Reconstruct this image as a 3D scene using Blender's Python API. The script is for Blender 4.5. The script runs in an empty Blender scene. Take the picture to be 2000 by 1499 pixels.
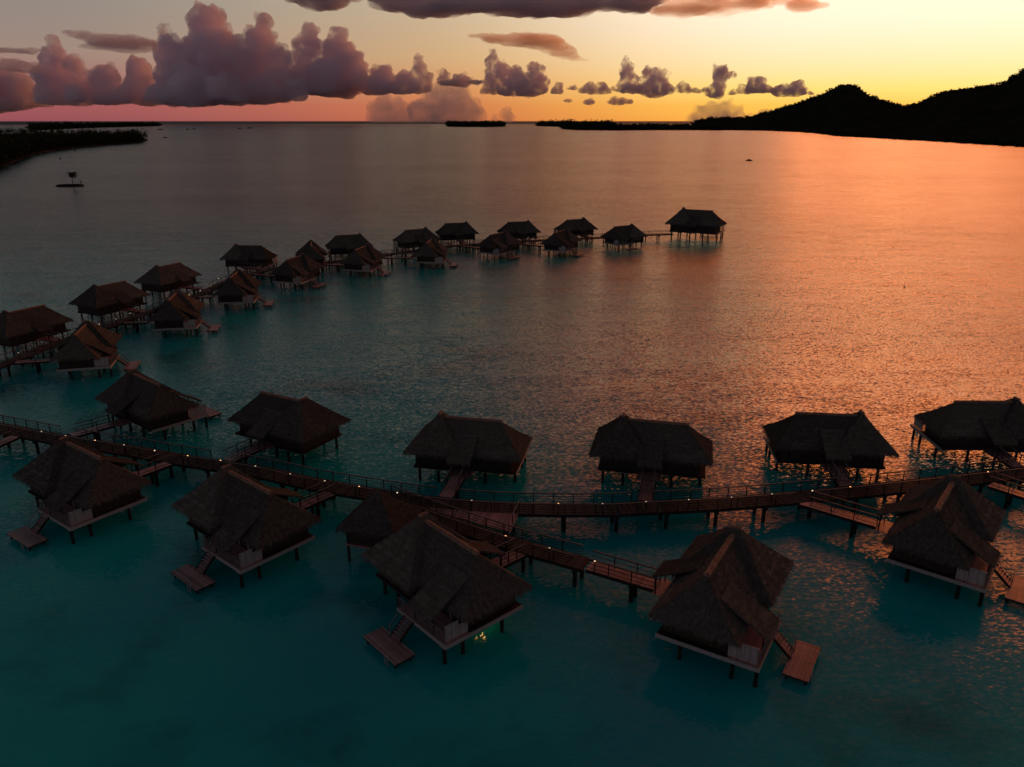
import bpy, bmesh, math, random
import numpy as np
from mathutils import Vector, Matrix, noise as mnoise

# ------------------------------------------------------------------ camera, sky, sun, exposure
scene = bpy.context.scene
COL = scene.collection
F_PX, CX, CY, CAM_H = 1500.0, 1000.0, 749.5, 38.0           # lens measured on the 2000 px wide photograph
PITCH = math.atan((749.5 - 237.0) / F_PX)
cam_data = bpy.data.cameras.new('camera')
cam_data.sensor_width = 36.0
cam_data.lens = 36.0 * F_PX / 2000.0
cam_data.clip_start = 0.5
cam_data.clip_end = 400000.0
cam = bpy.data.objects.new('camera', cam_data)
COL.objects.link(cam)
cam.location = (0, 0, CAM_H)
cam.rotation_euler = (math.pi / 2 - PITCH, 0, 0)
scene.camera = cam
scene.render.engine = 'CYCLES'
scene.view_settings.view_transform = 'Standard'
scene.view_settings.look = 'None'
scene.view_settings.exposure = 0.0
scene.view_settings.gamma = 1.0
scene.cycles.use_denoising = True
scene.cycles.max_bounces = 12
scene.cycles.volume_bounces = 12
scene.cycles.sample_clamp_indirect = 4.0
scene.cycles.volume_step_rate = 1.0

SUN_AZ = math.radians(34.0)        # to the right of the view direction, over the mountain
SUN_EL = math.radians(11.0)

def build_world():
    w = bpy.data.worlds.new('World')
    scene.world = w
    w.use_nodes = True
    nt = w.node_tree
    nt.nodes.clear()
    N = nt.nodes.new
    L = nt.links.new
    def math_node(op, a, b=None, c=None):
        n = N('ShaderNodeMath'); n.operation = op
        for i, v in enumerate((a, b, c)):
            if v is None: continue
            if isinstance(v, (int, float)): n.inputs[i].default_value = v
            else: L(v, n.inputs[i])
        return n.outputs[0]
    tc = N('ShaderNodeTexCoord')
    nrm = N('ShaderNodeVectorMath'); nrm.operation = 'NORMALIZE'
    L(tc.outputs['Generated'], nrm.inputs[0])
    sep = N('ShaderNodeSeparateXYZ'); L(nrm.outputs[0], sep.inputs[0])
    x, y, z = sep.outputs
    elev = math_node('MAXIMUM', math_node('ARCSINE', z), 0.0)
    f = math_node('POWER', math_node('MULTIPLY', elev, 2 / math.pi), 0.5)
    hyp = math_node('MAXIMUM', math_node('SQRT', math_node('ADD', math_node('MULTIPLY', x, x), math_node('MULTIPLY', y, y))), 1e-4)
    c = math_node('DIVIDE', math_node('ADD', math_node('MULTIPLY', x, math.sin(SUN_AZ)), math_node('MULTIPLY', y, math.cos(SUN_AZ))), hyp)
    a = math_node('ARCCOSINE', math_node('MINIMUM', math_node('MAXIMUM', c, -1.0), 1.0))
    def ramp(stops):
        r = N('ShaderNodeValToRGB')
        cr = r.color_ramp
        pass
        cr.interpolation = 'LINEAR'
        while len(cr.elements) > 1: cr.elements.remove(cr.elements[-1])
        for i, (deg, col) in enumerate(stops):
            p = math.sqrt(deg / 90.0)
            e = cr.elements[0] if i == 0 else cr.elements.new(p)
            e.position = p
            e.color = (*col, 1)
        L(f, r.inputs[0])
        return r.outputs[0]
    top = (0.028, 0.030, 0.035)
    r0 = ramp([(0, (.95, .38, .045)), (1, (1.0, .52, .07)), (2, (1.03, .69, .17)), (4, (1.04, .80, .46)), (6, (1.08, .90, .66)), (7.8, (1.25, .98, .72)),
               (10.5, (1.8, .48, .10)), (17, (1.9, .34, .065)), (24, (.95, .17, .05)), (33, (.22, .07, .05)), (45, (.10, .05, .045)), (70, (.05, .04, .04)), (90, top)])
    r1 = ramp([(0, (.66, .16, .05)), (1, (.72, .21, .06)), (2, (.76, .30, .09)), (4, (.76, .44, .18)), (8, (.68, .53, .34)),
               (12, (.36, .18, .15)), (20, (.15, .088, .088)), (32, (.062, .055, .06)), (60, (.038, .036, .038)), (90, top)])
    r2 = ramp([(0, (.28, .075, .095)), (1, (.35, .09, .10)), (2, (.35, .13, .125)), (4, (.34, .23, .19)), (8, (.26, .24, .22)),
               (12, (.13, .12, .12)), (20, (.08, .078, .08)), (32, (.055, .055, .058)), (60, (.036, .037, .04)), (90, top)])
    r3 = ramp([(0, (.24, .18, .22)), (4, (.38, .28, .33)), (8, (.37, .29, .33)), (16, (.17, .145, .16)), (32, (.042, .043, .048)), (60, (.034, .036, .04)), (90, top)])
    def sm(lo, hi):
        m = N('ShaderNodeMapRange'); m.interpolation_type = 'SMOOTHSTEP'
        L(a, m.inputs['Value'])
        m.inputs['From Min'].default_value = math.radians(lo); m.inputs['From Max'].default_value = math.radians(hi)
        return m.outputs[0]
    def mix(fac, p, q):
        m = N('ShaderNodeMix'); m.data_type = 'RGBA'
        L(fac, m.inputs['Factor']); L(p, m.inputs['A']); L(q, m.inputs['B'])
        return m.outputs['Result']
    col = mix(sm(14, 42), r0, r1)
    col = mix(sm(24, 66), col, r2)
    col = mix(sm(70, 150), col, r3)
    sky = N('ShaderNodeTexSky'); sky.sky_type = 'NISHITA'; sky.sun_disc = False
    sky.sun_elevation = SUN_EL; sky.sun_rotation = SUN_AZ
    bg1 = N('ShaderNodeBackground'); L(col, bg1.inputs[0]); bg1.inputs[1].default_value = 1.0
    bg2 = N('ShaderNodeBackground'); L(sky.outputs[0], bg2.inputs[0]); bg2.inputs[1].default_value = 0.003
    add = N('ShaderNodeAddShader'); L(bg1.outputs[0], add.inputs[0]); L(bg2.outputs[0], add.inputs[1])
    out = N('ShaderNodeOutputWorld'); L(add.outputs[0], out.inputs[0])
build_world()

sun_data = bpy.data.lights.new('sun', 'SUN')
sun_data.energy = 0.48
sun_data.angle = math.radians(32)     # the afterglow is a broad source
sun_data.color = (1.0, 0.24, 0.05)
sun = bpy.data.objects.new('sun', sun_data)
COL.objects.link(sun)
sun.rotation_euler = (math.pi / 2 - SUN_EL, 0, math.pi - SUN_AZ)

# ------------------------------------------------------------------ helpers
rng = np.random.default_rng(7)
random.seed(7)

def ray(px, py):
    d0, d2 = (px - CX) / F_PX, -(py - CY) / F_PX
    c, s = math.cos(PITCH), math.sin(PITCH)
    return Vector((d0, c + s * d2, -s + c * d2))

def at(px, py, z=0.0):                       # ground point under a picture point
    r = ray(px, py)
    return Vector((0, 0, CAM_H)) + r * ((z - CAM_H) / r.z)

def far(px, py, dist):                       # point at a given distance down the view
    r = ray(px, py)
    return Vector((0, 0, CAM_H)) + r * (dist / r.y)

def tag(o, label=None, cat=None, group=None, kind=None):
    if label: o['label'] = label
    if cat: o['category'] = cat
    if group: o['group'] = group
    if kind: o['kind'] = kind
    return o

def link(name, data, parent=None, loc=None):
    o = bpy.data.objects.new(name, data)
    COL.objects.link(o)
    if parent is not None: o.parent = parent
    if loc is not None: o.location = loc
    return o

def empty(name, loc, rz=0.0):
    o = link(name, None, None, loc)
    o.rotation_euler = (0, 0, rz)
    o.empty_display_size = 0.5
    return o

class MB:
    def __init__(s): s.v = []; s.f = []
    def add(s, vs, fs):
        b = len(s.v)
        s.v.extend([tuple(p) for p in vs]); s.f.extend([tuple(i + b for i in f) for f in fs])
        return s
    def box(s, x0, x1, y0, y1, z0, z1):
        return s.add([(x0, y0, z0), (x1, y0, z0), (x1, y1, z0), (x0, y1, z0), (x0, y0, z1), (x1, y0, z1), (x1, y1, z1), (x0, y1, z1)],
                     [(3, 2, 1, 0), (4, 5, 6, 7), (0, 1, 5, 4), (1, 2, 6, 5), (2, 3, 7, 6), (3, 0, 4, 7)])
    def beam(s, p, q, w, h):                  # box from p to q, w wide, h tall
        p, q = Vector(p), Vector(q)
        d = (q - p)
        if d.length < 1e-5: return s
        d.normalize()
        up = Vector((0, 0, 1)) if abs(d.z) < 0.95 else Vector((0, 1, 0))
        a = d.cross(up).normalized() * (w / 2)
        b = a.cross(d).normalized() * (h / 2)
        vs = [c + i * a + j * b for c in (p, q) for i, j in ((-1, -1), (1, -1), (1, 1), (-1, 1))]
        return s.add(vs, [(0, 1, 2, 3), (7, 6, 5, 4), (1, 0, 4, 5), (2, 1, 5, 6), (3, 2, 6, 7), (0, 3, 7, 4)])
    def tube(s, p, q, r0, r1=None, n=8):
        r1 = r0 if r1 is None else r1
        p, q = Vector(p), Vector(q)
        d = (q - p).normalized()
        up = Vector((0, 0, 1)) if abs(d.z) < 0.9 else Vector((1, 0, 0))
        a = d.cross(up).normalized(); b = a.cross(d)
        vs = []
        for c, r in ((p, r0), (q, r1)):
            for k in range(n):
                t = 2 * math.pi * k / n
                vs.append(c + a * (r * math.cos(t)) + b * (r * math.sin(t)))
        fs = [(k, k + n, (k + 1) % n + n, (k + 1) % n) for k in range(n)]
        fs += [tuple(range(n)), tuple(range(2 * n - 1, n - 1, -1))]
        return s.add(vs, fs)
    def mesh(s, name, m, mirror=1, smooth=False):
        me = bpy.data.meshes.new(name)
        v = [(x, y * mirror, z) for x, y, z in s.v]
        f = s.f if mirror > 0 else [tuple(reversed(q)) for q in s.f]
        me.from_pydata(v, [], f)
        if m is not None: me.materials.append(m)
        if smooth:
            for p in me.polygons: p.use_smooth = True
        me.update()
        return me
    def build(s, name, m, parent=None, loc=None, smooth=False):
        return link(name, s.mesh(name, m, 1, smooth), parent, loc)

# ------------------------------------------------------------------ materials
def new_mat(name):
    m = bpy.data.materials.new(name)
    m.use_nodes = True
    nt = m.node_tree
    return m, nt, nt.nodes['Principled BSDF']

def noise_mat(name, c0, c1, scale=4.0, rough=0.8, bump=0.0, detail=5.0, stretch=(1, 1, 1), spec=0.5, island=0.0, vary=0.0):
    m, nt, b = new_mat(name)
    N, L = nt.nodes.new, nt.links.new
    tc = N('ShaderNodeTexCoord')
    mp = N('ShaderNodeMapping'); mp.inputs['Scale'].default_value = stretch
    L(tc.outputs['Object'], mp.inputs[0])
    nz = N('ShaderNodeTexNoise'); nz.inputs['Scale'].default_value = scale; nz.inputs['Detail'].default_value = detail
    L(mp.outputs[0], nz.inputs['Vector'])
    fac = nz.outputs['Fac']
    if island > 0:
        g = N('ShaderNodeNewGeometry')
        mx = N('ShaderNodeMix'); mx.data_type = 'FLOAT'; mx.inputs['Factor'].default_value = island
        L(fac, mx.inputs['A']); L(g.outputs['Random Per Island'], mx.inputs['B'])
        fac = mx.outputs['Result']
    if vary > 0:
        oi = N('ShaderNodeObjectInfo')
        ma = N('ShaderNodeMath'); ma.operation = 'MULTIPLY_ADD'; ma.inputs[1].default_value = vary; L(oi.outputs['Random'], ma.inputs[0])
        sb = N('ShaderNodeMath'); sb.operation = 'SUBTRACT'; sb.inputs[1].default_value = vary / 2; L(fac, sb.inputs[0]); L(sb.outputs[0], ma.inputs[2])
        fac = ma.outputs[0]
    cr = N('ShaderNodeValToRGB')
    cr.color_ramp.elements[0].position = 0.28; cr.color_ramp.elements[1].position = 0.72
    cr.color_ramp.elements[0].color = (*c0, 1); cr.color_ramp.elements[1].color = (*c1, 1)
    L(fac, cr.inputs[0]); L(cr.outputs[0], b.inputs['Base Color'])
    b.inputs['Roughness'].default_value = rough
    b.inputs['Specular IOR Level'].default_value = spec
    if bump > 0:
        bp = N('ShaderNodeBump'); bp.inputs['Strength'].default_value = bump; bp.inputs['Distance'].default_value = 0.05
        L(nz.outputs['Fac'], bp.inputs['Height']); L(bp.outputs[0], b.inputs['Normal'])
    return m

def lamp_mat(name, col, strength):
    m, nt, b = new_mat(name)
    b.inputs['Base Color'].default_value = (.8, .8, .8, 1)
    b.inputs['Emission Color'].default_value = (*col, 1)
    b.inputs['Emission Strength'].default_value = strength
    return m

M = {}
M['thatch'] = noise_mat('thatch', (.050, .046, .043), (.140, .125, .114), 3.4, .95, .4, 8, island=.36, spec=.0, vary=.22)
M['ridge'] = noise_mat('ridge_thatch', (.11, .065, .05), (.24, .15, .115), 3, .8, .4, 6, spec=.3)
M['deck'] = noise_mat('weathered_deck', (.16, .088, .092), (.44, .245, .257), 2.5, .34, .15, 5, (1, 6, 6), island=.35, vary=.45)
M['walk'] = noise_mat('grey_deck', (.035, .03, .030), (.08, .068, .066), 2.5, .7, .15, 5, (1, 6, 6), island=.5, spec=.1)
M['pale'] = noise_mat('grey_painted_wood', (.20, .18, .18), (.36, .33, .33), 2, .5, .1, 4, (3, 3, .6), island=.3)
M['dark'] = noise_mat('dark_wood', (.016, .013, .012), (.045, .035, .030), 3, .8, .2, spec=.05)
M['wall'] = noise_mat('wall_boards', (.022, .017, .015), (.055, .042, .036), 2, .8, .2, 4, (6, 6, .5), spec=.1)
M['rail'] = noise_mat('weathered_rail', (.09, .08, .08), (.20, .175, .175), 3, .5, .1, spec=.2)
M['steel'] = noise_mat('steel_cable', (.25, .24, .24), (.35, .34, .34), 5, .35)
M['pile'] = noise_mat('dark_pile', (.014, .013, .013), (.036, .033, .032), 2, .9, .2, spec=.0)
M['glass'] = noise_mat('window_glass', (.01, .012, .014), (.016, .018, .02), 1, .05)
M['lamp_warm'] = lamp_mat('lamp_warm', (1.0, .46, .15), 3.4)
M['lamp_white'] = lamp_mat('lamp_white', (1.0, .74, .46), 1.1)
M['lamp_under'] = lamp_mat('lamp_under', (1.0, .58, .17), 45.0)
M['foliage'] = noise_mat('foliage', (.010, .016, .008), (.035, .045, .02), .2, .9, 0, 3, island=.6, spec=0)
M['hill'] = noise_mat('hill_vegetation', (.008, .012, .006), (.022, .027, .014), .012, 1.0, 0, 8, spec=0)
M['sand'] = noise_mat('sand', (.022, .02, .018), (.045, .04, .035), .2, 1, 0, spec=0)
M['boat'] = noise_mat('boat_paint', (.3, .3, .3), (.45, .44, .43), 2, .4)
M['white_wall'] = noise_mat('white_plaster', (.5, .48, .46), (.65, .62, .6), .5, .8)

def water_mat(name, deep, shallow, amp, near_rough, far_rough):
    m, nt, b = new_mat(name)
    N, L = nt.nodes.new, nt.links.new
    g = N('ShaderNodeNewGeometry')
    def vnoise(scale, stretch, detail, rot=0.0, rough=.55):
        mp = N('ShaderNodeMapping'); mp.inputs['Scale'].default_value = stretch; mp.inputs['Rotation'].default_value = (0, 0, rot)
        L(g.outputs['Position'], mp.inputs[0])
        nz = N('ShaderNodeTexNoise'); nz.inputs['Scale'].default_value = scale; nz.inputs['Detail'].default_value = detail
        nz.inputs['Roughness'].default_value = rough
        L(mp.outputs[0], nz.inputs['Vector'])
        return nz
    def centred(nz, k):
        s = N('ShaderNodeVectorMath'); s.operation = 'SUBTRACT'; s.inputs[1].default_value = (.5, .5, .5)
        L(nz.outputs['Color'], s.inputs[0])
        q = N('ShaderNodeVectorMath'); q.operation = 'MULTIPLY'; q.inputs[1].default_value = (k[0], k[1], 0)
        L(s.outputs[0], q.inputs[0])
        return q.outputs[0]
    def vadd(p, q):
        n = N('ShaderNodeVectorMath'); n.operation = 'ADD'; L(p, n.inputs[0]); L(q, n.inputs[1]); return n.outputs[0]
    # slopes of swell, chop and ripples: crests lie across the view, long and low
    big = centred(vnoise(.22, (.30, 1.0, 1), 3, .14), (.12 * amp, .34 * amp))
    mid = centred(vnoise(2.3, (.22, 1.0, 1), 3, .08), (.30 * amp, .62 * amp))
    fin = centred(vnoise(5.0, (.5, 1.0, 1), 3, -.12), (1.2 * amp, 2.1 * amp))
    slope = vadd(vadd(big, mid), fin)
    # wind patches: calmer and rougher lanes
    pat = vnoise(.010, (.35, 1.0, 1), 4, .05)
    mr = N('ShaderNodeMapRange'); L(pat.outputs['Fac'], mr.inputs['Value'])
    mr.inputs['From Min'].default_value = .32; mr.inputs['From Max'].default_value = .68
    mr.inputs['To Min'].default_value = .60; mr.inputs['To Max'].default_value = 1.30
    le = N('ShaderNodeVectorMath'); le.operation = 'LENGTH'; L(g.outputs['Position'], le.inputs[0])
    sh = N('ShaderNodeMapRange'); L(le.outputs['Value'], sh.inputs['Value']); sh.inputs['From Min'].default_value = 45; sh.inputs['From Max'].default_value = 170
    sh.inputs['To Min'].default_value = .20; sh.inputs['To Max'].default_value = 1.0
    mm = N('ShaderNodeMath'); mm.operation = 'MULTIPLY'; L(mr.outputs[0], mm.inputs[0]); L(sh.outputs[0], mm.inputs[1])
    sc = N('ShaderNodeVectorMath'); sc.operation = 'SCALE'; L(slope, sc.inputs[0]); L(mm.outputs[0], sc.inputs['Scale'])
    up = N('ShaderNodeVectorMath'); up.operation = 'ADD'; up.inputs[1].default_value = (0, 0, 1); L(sc.outputs[0], up.inputs[0])
    nn = N('ShaderNodeVectorMath'); nn.operation = 'NORMALIZE'; L(up.outputs[0], nn.inputs[0])
    L(nn.outputs[0], b.inputs['Normal'])
    # depth of the lagoon: sand flats and deeper channels
    dp = vnoise(.016, (.7, 1.0, 1), 5, .4, .5)
    cr = N('ShaderNodeValToRGB')
    cr.color_ramp.elements[0].position = .34; cr.color_ramp.elements[1].position = .66
    cr.color_ramp.elements[0].color = (*deep, 1); cr.color_ramp.elements[1].color = (*shallow, 1)
    L(dp.outputs['Fac'], cr.inputs[0])
    ch = vnoise(.085, (.8, 1.0, 1), 4, .9, .6)                # scattered coral heads and darker sand
    cm = N('ShaderNodeMapRange'); L(ch.outputs['Fac'], cm.inputs['Value'])
    cm.inputs['From Min'].default_value = .52; cm.inputs['From Max'].default_value = .74; cm.inputs['To Min'].default_value = 1.0; cm.inputs['To Max'].default_value = .45
    cv = N('ShaderNodeVectorMath'); cv.operation = 'SCALE'; L(cr.outputs[0], cv.inputs[0]); L(cm.outputs[0], cv.inputs['Scale'])
    coral = cv.outputs[0]
    lb = N('ShaderNodeMapRange'); lb.interpolation_type = 'SMOOTHSTEP'
    lm = N('ShaderNodeVectorMath'); lm.operation = 'LENGTH'; L(g.outputs['Position'], lm.inputs[0])
    L(lm.outputs['Value'], lb.inputs['Value']); lb.inputs['From Min'].default_value = 110; lb.inputs['From Max'].default_value = 420
    mx = N('ShaderNodeMix'); mx.data_type = 'RGBA'; L(lb.outputs[0], mx.inputs['Factor']); L(coral, mx.inputs['A']); mx.inputs['B'].default_value = (.006, .028, .040, 1)
    L(mx.outputs['Result'], b.inputs['Base Color'])        # the flats drop off into the deep middle of the lagoon
    # sheltered water between the stilts is smoother than the open lagoon
    ln = N('ShaderNodeVectorMath'); ln.operation = 'LENGTH'; L(g.outputs['Position'], ln.inputs[0])
    rr = N('ShaderNodeMapRange'); rr.interpolation_type = 'SMOOTHSTEP'; L(ln.outputs['Value'], rr.inputs['Value'])
    rr.inputs['From Min'].default_value = 55; rr.inputs['From Max'].default_value = 260
    rr.inputs['To Min'].default_value = near_rough; rr.inputs['To Max'].default_value = far_rough
    L(rr.outputs[0], b.inputs['Roughness'])
    b.inputs['IOR'].default_value = 1.333
    return m
M['lagoon'] = water_mat('lagoon_water', (.005, .25, .31), (.008, .39, .40), .70, .10, .27)
M['ocean'] = water_mat('ocean_water', (.006, .02, .05), (.008, .03, .06), 1.2, .5, .55)

def cloud_mat(name, density, col=(1.0, .95, 1.0), aniso=.2, size=260.0, lo=.36, hi=.62, stretch=(1, 1, 1)):
    m = bpy.data.materials.new(name); m.use_nodes = True
    nt = m.node_tree; nt.nodes.clear()
    N, L = nt.nodes.new, nt.links.new
    v = N('ShaderNodeVolumePrincipled')
    v.inputs['Color'].default_value = (*col, 1)
    v.inputs['Anisotropy'].default_value = aniso
    g = N('ShaderNodeNewGeometry')
    mp = N('ShaderNodeMapping'); mp.inputs['Scale'].default_value = stretch; L(g.outputs['Position'], mp.inputs[0])
    nz = N('ShaderNodeTexNoise'); nz.inputs['Scale'].default_value = 1.0 / size; nz.inputs['Detail'].default_value = 5; nz.inputs['Roughness'].default_value = .6
    L(mp.outputs[0], nz.inputs['Vector'])
    mr = N('ShaderNodeMapRange'); mr.inputs['From Min'].default_value = lo; mr.inputs['From Max'].default_value = hi
    mr.inputs['To Min'].default_value = 0; mr.inputs['To Max'].default_value = density
    L(nz.outputs['Fac'], mr.inputs['Value']); L(mr.outputs[0], v.inputs['Density'])
    o = N('ShaderNodeOutputMaterial')
    L(v.outputs[0], o.inputs['Volume'])
    return m

# ------------------------------------------------------------------ water
def disc(name, r0, r1, m, z, n=96):
    mb = MB()
    if r0 <= 0:
        mb.add([(r1 * math.cos(2 * math.pi * k / n), r1 * math.sin(2 * math.pi * k / n), z) for k in range(n)], [tuple(range(n))])
    else:
        vs = [(r * math.cos(2 * math.pi * k / n), r * math.sin(2 * math.pi * k / n), z) for r in (r0, r1) for k in range(n)]
        mb.add(vs, [(k, k + n, (k + 1) % n + n, (k + 1) % n) for k in range(n)])
    return mb.build(name, m)
tag(disc('lagoon_water', 0, 11000, M['lagoon'], 0), 'turquoise lagoon water with low ripples', kind='structure')
tag(disc('ocean_water', 10995, 300000, M['ocean'], -.4), 'dark open sea beyond the reef', kind='structure')

# ------------------------------------------------------------------ bungalow prototype
ZA, ZB, ZE = 7.18, 6.66, 3.68
XA, XE = -3.28, 3.72
AX1, AX2, AY1, AY2 = -6.48, .53, -3.87, 4.23
BX2, BY1, BY2 = 6.57, -3.25, 3.29
ZT = 1.89

def thatch(mb, corners, lower=None, density=95, sub=.55, jitter=.045, fringe=46, blade=.42, seed=0):
    """One sloping face: a lumpy sheet, straw laid down the slope, and a ragged fringe along its lower edge.
    corners: 3 or 4 points, the first two along the eave."""
    r = np.random.default_rng(seed)
    P = [np.array(c, float) for c in corners]
    tri = len(P) == 3
    A, B = P[0], P[1]
    C, D = (P[2], P[2]) if tri else (P[2], P[3])
    down = (A + B) / 2 - (C + D) / 2
    L = np.linalg.norm(down); down /= L
    along = (B - A) / np.linalg.norm(B - A)
    nor = np.cross(B - A, D - A); nor /= np.linalg.norm(nor)
    if nor[2] < 0: nor = -nor
    nu, nv = max(2, int(np.linalg.norm(B - A) / sub)), max(2, int(L / .155))
    vs = []
    for j in range(nv + 1):
        t = j / nv
        for i in range(nu + 1):
            s = i / nu
            p = (A * (1 - s) + B * s) * (1 - t) + (D * (1 - s) + C * s) * t
            edge = 0 if j in (nv,) else 1
            sag = -.10 * math.sin(math.pi * t)
            h = mnoise.noise(Vector(p * 1.1) + Vector((seed, 0, 0))) * jitter * 2 * edge
            vs.append(p + nor * (h + sag + .035 * (1 - 2 * ((t * L / .62) % 1.0)) * edge))
    fs = []
    for j in range(nv):
        for i in range(nu):
            a = j * (nu + 1) + i
            q = (a, a + 1, a + nu + 2, a + nu + 1)
            fs.append(q)
    mb.add(vs, fs)
    area = np.linalg.norm(np.cross(B - A, D - A)) * (.5 if tri else .5 * (1 + np.linalg.norm(C - D) / np.linalg.norm(B - A)))
    n = int(area * density)
    k = 0
    while k < n:
        s, t = r.random(), r.random()
        if r.random() > (np.linalg.norm((B - A) * (1 - t) + (C - D) * t) / np.linalg.norm(B - A)): continue
        k += 1
        p = (A * (1 - s) + B * s) * (1 - t) + (D * (1 - s) + C * s) * t - nor * .10 * math.sin(math.pi * t)
        dd = down + along * r.normal(0, .22) + nor * r.normal(.02, .05)
        ln = blade * r.uniform(.5, 1.2); w = r.uniform(.012, .032)
        o = nor * r.uniform(.0, .06)
        mb.add([p + o - along * w, p + o + along * w, p + o + dd * ln + nor * .03], [(0, 1, 2)])
    for k in range(int(np.linalg.norm(B - A) * fringe)):
        s = r.random()
        p = A * (1 - s) + B * s - down * r.uniform(0, .25) + nor * r.uniform(-.22, .06)
        dd = down * .8 + np.array([0, 0, -.6]) + along * r.normal(0, .2)
        ln = r.uniform(.15, .48); w = r.uniform(.015, .04)
        mb.add([p - along * w, p + along * w, p + dd * ln], [(0, 1, 2)])

def roof_a(mb):
    r1, r2 = (XA, -.35, ZA), (XA, .35, ZA)
    c = [(AX1, AY1, ZE), (AX2, AY1, ZE), (AX2, AY2, ZE), (AX1, AY2, ZE)]
    thatch(mb, [c[0], c[1], r1], seed=1)
    thatch(mb, [c[1], c[2], r2, r1], seed=2)
    thatch(mb, [c[2], c[3], r2], seed=3)
    thatch(mb, [c[3], c[0], r1, r2], seed=4)
    k = .25
    lo = [(AX1 + k, AY1 + k, ZE - .12), (AX2 - k, AY1 + k, ZE - .12), (AX2 - k, AY2 - k, ZE - .12), (AX1 + k, AY2 - k, ZE - .12)]
    mb.add(lo, [(3, 2, 1, 0)])
    mb.add([*c, *lo], [(i, (i + 1) % 4, (i + 1) % 4 + 4, i + 4) for i in range(4)])

def roof_b(mb):
    x0 = XA + .1
    e0, e1 = (x0, 0, ZB), (XE, 0, ZB)
    c = [(x0, BY1, ZE), (BX2, BY1, ZE), (BX2, BY2, ZE), (x0, BY2, ZE)]
    thatch(mb, [c[0], c[1], e1, e0], seed=5)
    thatch(mb, [c[1], c[2], e1], seed=6)
    thatch(mb, [c[2], c[3], e0, e1], seed=7)
    k = .25
    lo = [(x0, BY1 + k, ZE - .16), (BX2 - k, BY1 + k, ZE - .16), (BX2 - k, BY2 - k, ZE - .16), (x0, BY2 - k, ZE - .16)]
    mb.add(lo, [(3, 2, 1, 0)])
    mb.add([*c, *lo], [(i, (i + 1) % 4, (i + 1) % 4 + 4, i + 4) for i in range(3)])

def canopy(mb, x0, x1, ya, za, yb, zb, seed):
    """small shed roof from (ya, za) at the main roof down to its eave at (yb, zb)"""
    thatch(mb, [(x0, yb, zb), (x1, yb, zb), (x1, ya, za), (x0, ya, za)], seed=seed, fringe=30, density=80)
    t = .16
    v = [(x0, yb, zb), (x1, yb, zb), (x1, ya, za), (x0, ya, za)]
    u = [(a, b, c - t) for a, b, c in v]
    mb.add(v + u, [(7, 6, 5, 4), (0, 1, 5, 4), (1, 2, 6, 5), (3, 0, 4, 7)])

def roll(mb, p, q, r, seed, n=10):
    p, q = Vector(p), Vector(q)
    k = max(2, int((q - p).length / .35))
    d = (q - p).normalized(); a = d.cross(Vector((0, 0, 1))).normalized(); b = a.cross(d)
    vs = []
    for i in range(k + 1):
        c = p.lerp(q, i / k)
        for j in range(n):
            t = 2 * math.pi * j / n
            rr = r * (1 + .22 * mnoise.noise(c * 2.3 + Vector((seed, j * .7, 0))))
            vs.append(c + a * (rr * 1.25 * math.cos(t)) + b * (rr * .8 * math.sin(t)))
    fs = [(i * n + j, i * n + (j + 1) % n, (i + 1) * n + (j + 1) % n, (i + 1) * n + j) for i in range(k) for j in range(n)]
    fs += [tuple(range(n - 1, -1, -1)), tuple(range(k * n, k * n + n))]
    mb.add(vs, fs)

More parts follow.
